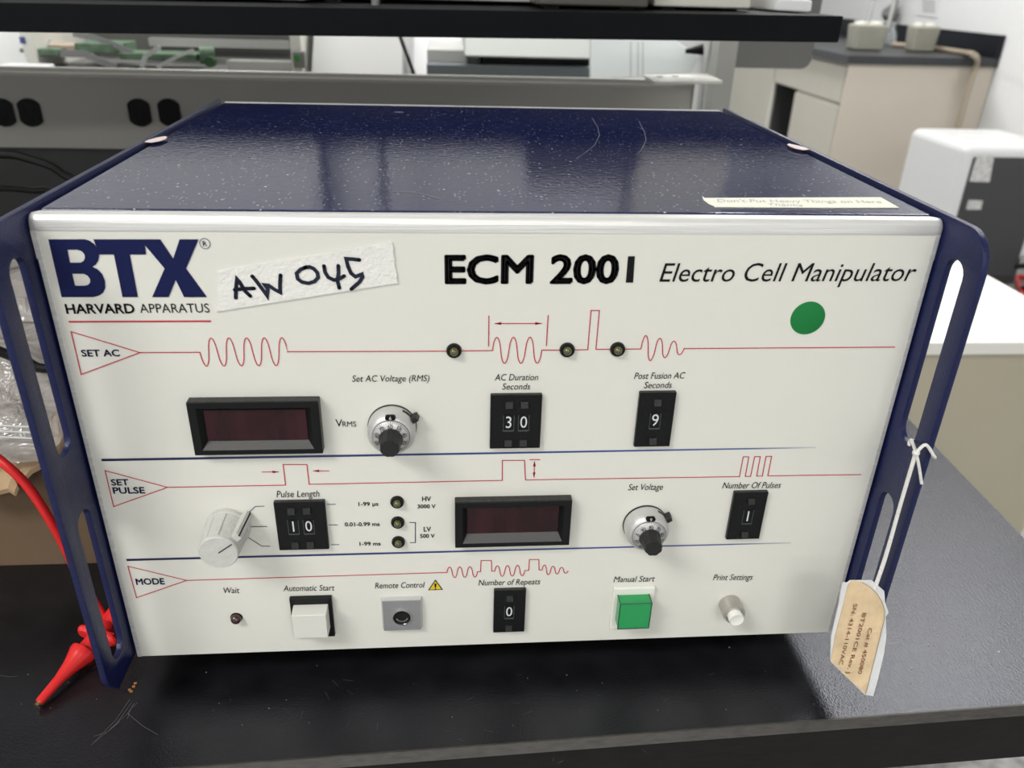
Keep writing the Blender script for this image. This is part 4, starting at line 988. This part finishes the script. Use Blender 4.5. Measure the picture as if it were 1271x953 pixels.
# ------------------------------------------------------------------ grey raceway with outlets
rc = empty('power_raceway', (-0.15, 0.80, ZB), 'grey steel raceway with black outlets behind the bench', 'raceway')
RX0, RX1 = -1.5, 0.2862
rb = MB()
secs = [[(x, y, z) for y, z in ((.76, .0735), (.76, .1585), (.764, .1645), (.79, .1625), (.79, .0735))] for x in (RX0, RX1)]
rb.hexa(secs[0], secs[1]); rb.build('housing', M['race'], rc, bevel=0.0012)
MB().hexa([(RX0, .7592, .1560), (RX1, .7592, .1560), (RX1, .762, .1560), (RX0, .762, .1560)], [(RX0, .7635, .1650), (RX1, .7635, .1650), (RX1, .7680, .1655), (RX0, .7680, .1655)]).build('top_lip', M['race_l'], rc)
MB().box(RX1 - .0012, RX1 + .0008, .7585, .79, .0735, .1655).build('end_cap', M['race_l'], rc)
MB().box(RX0, RX1, .789, .792, ZB, .075).build('dark_backing', mat('dark_grey_backing', (.06, .062, .06), .4), rc, 'added dark sheet in place of the dark bench below the raceway')  # added sheet: hides bright boxes, stands in for the dark bench
for xx in (-0.9, -0.3, 0.26): MB().box(xx - .02, xx + .02, .765, .788, ZB, .0735).build('support_bracket', M['race'], rc)
def outlet(px, py):
    c = ony(px, py, .7598); w_ = .0128; h_ = .0155
    pts = []
    for i in range(40):
        a = 2 * PI * i / 40; x = math.cos(a) * .0158; z = math.sin(a) * .0162
        x = max(-w_, min(w_, x)); pts.append((c.x + x, .7602, c.z + z))
    o = MB().prism(pts, (0, -.0022, 0)).build('outlet', M['outlet'], rc)
    s_ = MB()
    for dx, dz, ww, hh in ((-.005, .003, .0011, .004), (.005, .003, .0011, .0035)): s_.box(c.x + dx - ww / 2, c.x + dx + ww / 2, .7576, .7582, c.z + dz - hh, c.z + dz + hh)
    s_.lathe([(.0024, 0), (.0024, .0006)], (c.x, .7582, c.z - .0085), (0, -1, 0), 14)
    s_.build('slots', M['slot'], o)
for px in (4, 37.5, 173.5, 210.5): outlet(px, 139.7)

# ------------------------------------------------------------------ opposite bench and what stands on it
ob = empty('lab_bench', (-0.5, 1.2, ZF), 'second black lab bench behind the raceway', 'lab bench')
MB().box(-1.5, .41, .84, 1.55, ZB - .03, ZB).build('worktop', M['bench'], ob)
MB().box(-1.5, .40, .88, 1.50, ZF, ZB - .03).build('cabinet', M['khaki'], ob)
def X(px, y): return ony(px, 70, y).x
def Zy(px, py, y): return ony(px, py, y).z
def slopebox(x0, x1, y0, y1, zs, zt_, k, m, nm, parent=None):  # front made to lean back so light from above brightens it
    mb = MB(); pr = [(y0, ZB), (y0, zs), (y0 + (zt_ - zs) * k, zt_), (y1, zt_), (y1, ZB)]
    return mb.hexa([(x0, y, z) for y, z in pr], [(x1, y, z) for y, z in pr]).build(nm, m, parent, bevel=.002)
def bthing(name, px0, px1, py_top, y0, y1, m, label, cat, zt_=None, bevel=.003, parent=None):
    x0, x1 = X(px0, y0), X(px1, y0); z = zt_ if zt_ is not None else Zy((px0 + px1) / 2, py_top, y0)
    o = MB().box(x0, x1, y0, y1, ZB, z).build(name, m, parent, bevel=bevel)
    if parent is None: tag(o, label, cat)
    return o
tag(slopebox(X(-140, .92), X(21, .92), .92, 1.2, .12, .33, .8, M['white'], 'white_cabinet_box'), 'white boxy unit at the far left behind the raceway', 'box')
# open metal chassis with circuit boards
oc = empty('open_chassis', (-.42, 1.0, ZB), 'opened metal instrument chassis with green circuit boards and straps behind the raceway', 'instrument')
YA = .95
MB().box(X(46, 1.1), X(362, 1.1), 1.14, 1.16, ZB, .30).build('back_plate', M['darkmetal'], oc)
MB().box(X(46, YA), X(362, YA), YA, 1.14, ZB, Zy(200, 88, YA)).build('base_tray', M['darkmetal'], oc)
MB().box(X(30, YA), X(46, YA), YA, 1.15, ZB, .30).build('end_frame', M['btnbase'], oc, 'cream end frame', bevel=.002)
MB().box(X(361, YA), X(375, YA), YA, 1.15, ZB, .30).build('end_frame', M['btnbase'], oc, bevel=.002)
MB().box(X(190, 1.12), X(361, 1.12), 1.11, 1.13, Zy(250, 58, 1.12), Zy(250, 48, 1.12)).build('rail', M['satin'], oc)
MB().box(X(180, 1.05), X(361, 1.05), 1.05, 1.14, ZB, Zy(300, 72, 1.05)).build('polished_plate', M['chrome'], oc, 'bright polished metal plate')
MB().box(X(280, .97), X(360, .97), .97, 1.0, ZB, Zy(300, 76, .97)).build('polished_plate', M['satin'], oc)
MB().box(X(95, .98), X(150, .98), .98, 1.05, Zy(120, 66, .98), Zy(120, 54, .98)).build('circuit_board', M['pcb'], oc, bevel=.001)
MB().box(X(50, .98), X(95, .98), .98, 1.04, Zy(80, 63, .98), Zy(80, 56, .98)).build('connector_strip', mat('pale_pink_plastic', (.5, .4, .33), .5), oc, bevel=.001)
MB().box(X(28, .96), X(75, .96), .955, 1.02, Zy(40, 68, .96), Zy(40, 60, .96)).build('circuit_board', M['pcb'], oc, bevel=.001)
MB().box(X(150, .97), X(245, .97), .965, 1.02, Zy(180, 74, .97), Zy(180, 66, .97)).build('circuit_board', M['pcb'], oc, bevel=.001)
MB().lathe([(.012, -.008), (.012, .012)], ony(255, 68, .97), (0.9, 0.3, 0), 16).build('coil', M['pcb'], oc)
MB().lathe([(.007, 0), (.007, .014)], ony(263, 76, .955), (0, -1, 0), 16).build('terminal_knob', mat('dark_green', (.03, .1, .03), .5), oc)
def strip(pts, wd, m, nm):
    mb = MB()
    q = [ony(px, py, yy) for px, py, yy in pts]
    for a, b in zip(q, q[1:]):
        n_ = Vector((0, 1, 0)).cross((b - a).normalized()) * wd / 2
        mb.hexa([a - n_, b - n_, b + n_, a + n_], [v + Vector((0, .0015, 0)) for v in (a - n_, b - n_, b + n_, a + n_)])
    mb.build(nm, m, oc)
strip([(90, 42, 1.0), (115, 46, .99), (140, 55, .98), (165, 66, .97)], .008, M['ribbon'], 'ribbon_cable')
strip([(60, 66, .96), (105, 67, .955), (125, 76, .95), (145, 84, .945)], .009, M['ribbon'], 'ribbon_cable')
strip([(198, 58, .95), (180, 70, .948), (176, 84, .945)], .006, M['strap'], 'strap')
strip([(240, 62, .96), (220, 70, .95), (195, 84, .945)], .005, M['strap'], 'strap')
strip([(62, 48, .96), (56, 60, .955)], .003, M['strap'], 'strap')
MB().box(X(29, .948), X(35, .948), .948, .950, Zy(32, 54, .948), Zy(32, 46, .948)).build('blue_mark', M['blue'], oc)
gk = MB().box(X(364, .94), X(379, .94), .935, .949, Zy(371, 84, .94), Zy(371, 64, .94)).build('switch', M['darkmetal'], oc, bevel=.001)
MB().lathe([(.0045, 0), (.0045, .004), (0, .005)], ony(369, 72, .935), (0, -1, 0), 16).build('green_lamp', mat('green_lamp', (.05, .25, .06), .4), gk)
boxthing('low_step_plate', X(0, .88), X(58, .88), .84, .90, ZB, Zy(30, 80, .88), M['white'], 'low white block just behind the raceway at the far left', 'block')
tag(slopebox(X(381, .93), X(497, .93), .93, 1.3, .12, .30, 1.0, M['housing_white'], 'white_housing'), 'white housing with sloping front right of the opened metal chassis', 'housing')
# white unit to the right with a black cable in front of the gap
tag(slopebox(X(511, 1.22), X(610, 1.22), 1.22, 1.6, .10, .36, 1.0, M['white'], 'white_housing'), 'white housing right of the slanting black cable', 'housing')
o = MB().tube([ony(488, 20, .91), ony(499, 52, .905), ony(514, 92, .89), ony(520, 110, .88), ony(540, 180, .875), Vector((-.045, .87, ZB + .003))], .0025, 8, 3).build('power_cable', M['cable']); tag(o, 'black cable slanting down between two white housings', 'cable')
lb = empty('balance', (X(640, 1.0), 1.05, ZB), 'pale grey bench unit with blue-grey foot behind the raceway', 'instrument')
MB().box(X(529, .98), X(735, .98), .98, 1.2, ZB, Zy(600, 80, .98)).build('base', M['midgrey'], lb, bevel=.004)
MB().box(X(530, 1.0), X(580, 1.0), 1.0, 1.2, Zy(560, 80, 1.0), Zy(560, 61, 1.0)).build('side_block', M['lightgrey'], lb, bevel=.003)
hz = Zy(640, 72, .97); hx0, hx1 = X(576, .97), X(740, .97); hp_ = [(.97, hz), (1.06, .26), (1.2, .26), (1.2, hz)]
MB().hexa([(hx0, y, z) for y, z in hp_], [(hx1, y, z) for y, z in hp_]).build('housing', mat('pale_grey_enamel', (.62, .65, .63), .4), lb, bevel=.004)
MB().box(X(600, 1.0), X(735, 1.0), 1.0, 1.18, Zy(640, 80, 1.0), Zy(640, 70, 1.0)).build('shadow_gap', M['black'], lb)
ws = [ony(q[0], q[1], .93 - (q[1] - 30) / 69 * .05) for q in ((733, 30), (733, 99), (866, 99), (858, 90), (868, 70), (838, 50), (810, 30))]
o = MB().prism(ws[:2] + ws[3:], (0, .012, 0)).build('acrylic_board', M['whitecool'], None, bevel=.001); tag(o, 'white board with clipped corner leaning behind the raceway', 'board')
o2 = MB().box(ws[1].x, ws[3].x, .882, .892, ZB, ws[1].z + .001).build('lower_edge', M['whitecool'], o)
for px in (782, 791, 797): MB().prism([ony(a_, b_, .9295 - (b_ - 30) / 69 * .05) for a_, b_ in ((px, 52), (px + 2, 52), (px + 2, 95), (px, 95))], (0, .001, 0)).build('groove', M['strap'], o)
# bracket plate lying on the raceway end
pz = .172
q = [onz(*v, pz) for v in ((799, 93), (878, 91), (897, 100), (812, 101.5))]
pt = MB(); pt.prism(q, (0, 0, -.0035)); o = pt.build('cream_bracket_plate', M['btnbase'], None, bevel=.0006); tag(o, 'cream plate lying across the end of the raceway', 'plate')
hm = MB()
for px in (819, 838):
    hc = onz(px, 95, pz + .0002); hm.lathe([(.004, 0), (.004, .0004)], hc, (0, 0, 1), 14)
hm.build('plate_hole', mat('brown_recess', (.2, .15, .09), .7), o)
# posts with knobs and grey housing
ps = empty('clamp_stand', (.33, .90, ZB), 'silver posts with black clamp knobs beyond the end of the raceway', 'stand')
MB().box(X(876, .9), X(895, .9), .89, .91, ZB, .5).build('post', M['satin'], ps, bevel=.001)
MB().lathe([(.0065, 0), (.0065, .5)], (X(907, .88), .88, ZB), (0, 0, 1), 20).build('post', M['satin'], ps)
MB().box(X(861, .87), X(866, .87), .87, .90, ZB, Zy(863, 103, .87)).build('rail', M['black'], ps)
MB().box(X(875, .92), X(896, .92), .92, .93, ZB, Zy(885, 102, .92)).build('plate', M['race'], ps)
for px, py, yy, r_ in ((866, 61, .88, .0075), (906, 67, .85, .009)):
    q = ony(px, py, yy); MB().lathe([(r_, 0), (r_ * .9, .004), (r_ * .45, .020), (r_ * .4, .024)], q + Vector((.008, 0, 0)) - Vector((0, 0, 0)), (-1, 0.25, -.15), 16).build('clamp_knob', M['black'], ps)
gh = []
x0_, x1_ = X(906, .86), ony(1008, 70, .86).x; zb_ = Zy(960, 85, .86); zt2_ = .30; r_ = .014
pts = [(x0_, zt2_), (x0_, zb_ + .006), (x0_ + .006, zb_)] + [(x1_ - r_ + r_ * math.cos(a), zb_ + r_ + r_ * math.sin(a)) for a in [-PI / 2 + PI / 2 * i / 6 for i in range(7)]] + [(x1_, zt2_)]
MB().prism([(x, .86, z) for x, z in pts], (0, .02, 0)).build('grey_housing', mat('mid_grey_enamel', (.17, .17, .165), .45), ps, 'grey panel with rounded lower corner')

# ------------------------------------------------------------------ white-topped cabinet to the right
cb = empty('base_cabinet', (.75, 1.1, ZF), 'khaki cabinet with white top right of the instrument', 'cabinet')
MB().box(.425, .925, .712, 1.75, -.19, -.17).build('countertop', M['whitetop'], cb, bevel=.002)
MB().box(.43, .915, .722, 1.74, ZF, -.19).build('body', M['khaki'], cb)

# ------------------------------------------------------------------ island counter by the wall, portable air conditioner
isl = empty('island_cabinet', (2.3, 4.6, ZF), 'beige lab cabinet run with black counter along the right wall', 'cabinet')
ZT = ZB
MB().box(1.95, 2.695, 3.79, 3.81, ZF, ZT - .04).build('end_panel', M['beige'], isl)
MB().box(1.97, 2.695, 3.811, 4.40, ZF, ZT - .04).build('carcass', M['beige_d'], isl)
MB().box(1.97, 2.695, 4.74, 6.2, ZF, ZT - .04).build('carcass', M['beige_d'], isl)
MB().box(1.97, 2.695, 4.40, 4.74, -.25, ZT - .04).build('apron', M['beige_d'], isl)
MB().box(1.975, 2.5, 4.725, 4.739, ZF, -.25).build('kneehole_shade_side', M['acdark'], isl)  # dark sheet: the kneehole's shade put into colour
MB().box(2.5, 2.51, 4.40, 4.739, ZF, -.25).build('kneehole_shade_back', M['acdark'], isl)  # same painted shade at the back of the recess
MB().box(1.955, 1.97, 3.83, 4.395, ZF + .1, -.262).build('door', M['beige_d'], isl, bevel=.003)
MB().box(1.955, 1.97, 3.83, 4.73, -.245, -.075).build('drawer', M['beige_d'], isl, bevel=.003)
MB().box(1.955, 1.97, 4.755, 6.1, ZF + .1, -.075).build('door', M['beige_d'], isl, bevel=.003)
MB().box(1.96, 1.966, 4.742, 4.752, ZF + .02, -.25).build('edge_strip', M['btnbase'], isl)
MB().box(1.925, 2.698, 3.77, 6.2, ZT - .038, ZT).build('countertop', mat('dark_grey_counter', (.04, .042, .047), .35, spec=.3), isl, bevel=.003)
MB().box(2.675, 2.698, 3.77, 6.2, ZT, ZT + .105).build('backsplash', mat('black_backsplash', (.010, .011, .016), .4, spec=.2), isl, bevel=.002)
def canister(px, py_base, r, h, label, extra=False):
    c = onz(px, py_base, ZT); r_ = empty('canister', c, label, 'canister')
    a_ = r * .9; MB().hexa([c + Vector((x, y, .001)) for x, y in ((-a_, -a_ * .7), (a_, -a_ * .7), (a_, a_ * .7), (-a_, a_ * .7))], [c + Vector((x, y, h)) for x, y in ((-r * 1.02, -r * .75), (r * 1.02, -r * .75), (r * 1.02, r * .75), (-r * 1.02, r * .75))]).build('body', M['canister'], r_, bevel=.012)
    for k in (-.5, .45): MB().lathe([(r * .42, h), (r * .42, h + .014), (0, h + .018)], c + Vector((r * k, 0, -.002)), (0, 0, 1), 24).build('lid', M['btnbase'], r_)
canister(1072, 62, .085, .125, 'beige-grey canister with glassware on the far counter')
canister(1140, 64, .068, .125, 'beige-grey canister nearer the right wall on the far counter')
st_ = empty('clamp_stand', onz(1082, 58, ZT), 'ring stand rods rising behind the far canister', 'stand')
for px in (1071, 1097):
    q = onz(px, 54, ZT); MB().tube([q, q + Vector((.02, 0, .55))], .012, 10).build('rod', M['satin'], st_)
q = onz(1090, 52, ZT); MB().lathe([(.02, 0), (.045, .02), (.05, .05), (.02, .09), (.015, .12)], q + Vector((0, -.05, .12)), (.3, 0, 1), 20).build('clamp', M['darkmetal'], st_)
MB().box(q.x - .08, q.x + .08, q.y - .04, q.y + .12, ZT, ZT + .015).build('foot', M['darkmetal'], st_)
q = onz(1103, 56, ZT); o = MB().lathe([(.028, 0), (.034, .01), (.034, .06), (.015, .09), (.015, .12)], q, (0, 0, 1), 20).build('glass_flask', M['glass']); tag(o, 'small clear glass flask between the two canisters', 'flask')
o = MB().tube([onz(1108, 55, ZT + .0145), onz(1160, 60, ZT + .0145), onz(1195, 65, ZT + .0145), onz(1209, 68, ZT + .03), ony(1213, 76, 3.752), ony(1207, 95, 3.752), ony(1194, 140, 3.75), ony(1170, 230, 3.75)], .013, 10).build('rubber_tube', M['tube']); tag(o, 'tan rubber tube hanging over the counter end', 'tube')
nt_ = []
def onx(px, py, x): d_ = ray(px, py); return CAM + d_ * ((x - CAM.x) / d_.x)
zn = lambda pts: [Z5(x, y, 5.064, 1020, 0) for x, y in pts]
nq = [onx(*v, 2.697) for v in zn([(612, -60), (600, 95), (725, 112), (745, -40)])]
o = MB().prism(nq, (-.002, 0, 0)).build('paper_notice', M['paper'], None); tag(o, 'printed paper notice on the right wall', 'notice')
pm = MB()
for k in range(7):
    a, b = zn([(632, 0 + k * 12), (712, 8 + k * 12)]); pm.ribbon([onx(*a, 2.6945), onx(*b, 2.6945)], .006, (-1, 0, 0))
pm.build('printed_lines', M['paper_print'], o)

ac = empty('air_conditioner', (2.27, 3.14, ZF), 'white portable air conditioner with charcoal rear panel', 'air conditioner')
def rounded_box(x0, x1, y0, y1, z0, z1_, r, m, nm, parent, seg=5):
    return MB().box(x0, x1, y0, y1, z0, z1_).build(nm, m, parent, bevel=r, seg=seg)
AX0, AX1, AY0, AY1 = 2.07, 2.50, 2.90, 3.33
rounded_box(AX0, AX1, AY0, AY1, ZF + .16, -.28, .035, M['ac_white'], 'shell', ac)
MB().box(AX0 + .045, AX1 - .045, AY0 - .004, AY0 + .01, ZF + .09, -.325).build('rear_panel', M['acdark'], ac, bevel=.008)
MB().box(AX0 + .02, AX1 - .02, AY0 + .02, AY1 - .02, ZF + .05, ZF + .165).build('base', M['acdark'], ac)
MB().box(AX0 + .10, AX1 - .03, AY0 + .19, AY0 + .22, -.282, -.2775).build('top_groove', M['lightgrey'], ac)
for x, y in ((AX0 + .06, AY0 + .05), (AX1 - .06, AY0 + .05), (AX0 + .06, AY1 - .05), (AX1 - .06, AY1 - .05)):
    MB().lathe([(.025, -.012), (.025, .012)], (x, y, ZF + .025), (1, 0, 0), 20).build('caster', M['black'], ac)
def acq(px, py): return ony(px, py, AY0 - .0045)
for pts, nm in ((((1213, 192), (1234, 193), (1228, 226), (1203, 225)), 'paper_label'), (((1202, 248), (1220, 249), (1217, 260), (1199, 260)), 'paper_label')):
    MB().prism([acq(*v) for v in pts], (0, -.0012, 0)).build(nm, mat('grey_white_label', (.5, .5, .5), .6, var=.25, vscale=60), ac)
o = MB().tube([Vector((2.45, 2.75, ZF + .012)), onz(1262, 344, ZF + .012), onz(1285, 350, ZF + .012)], .01, 8).build('power_cable', M['red']); tag(o, 'red cord on the floor by the air conditioner', 'cable')
o = MB().tube([Vector((2.44, 2.92, ZF + .13)), Vector((2.52, 2.82, ZF + .16)), Vector((2.6, 2.85, ZF + .05)), Vector((2.55, 2.95, ZF + .02))], .012, 8).build('power_cable', M['cable']); tag(o, 'black cord looping beside the air conditioner base', 'cable')
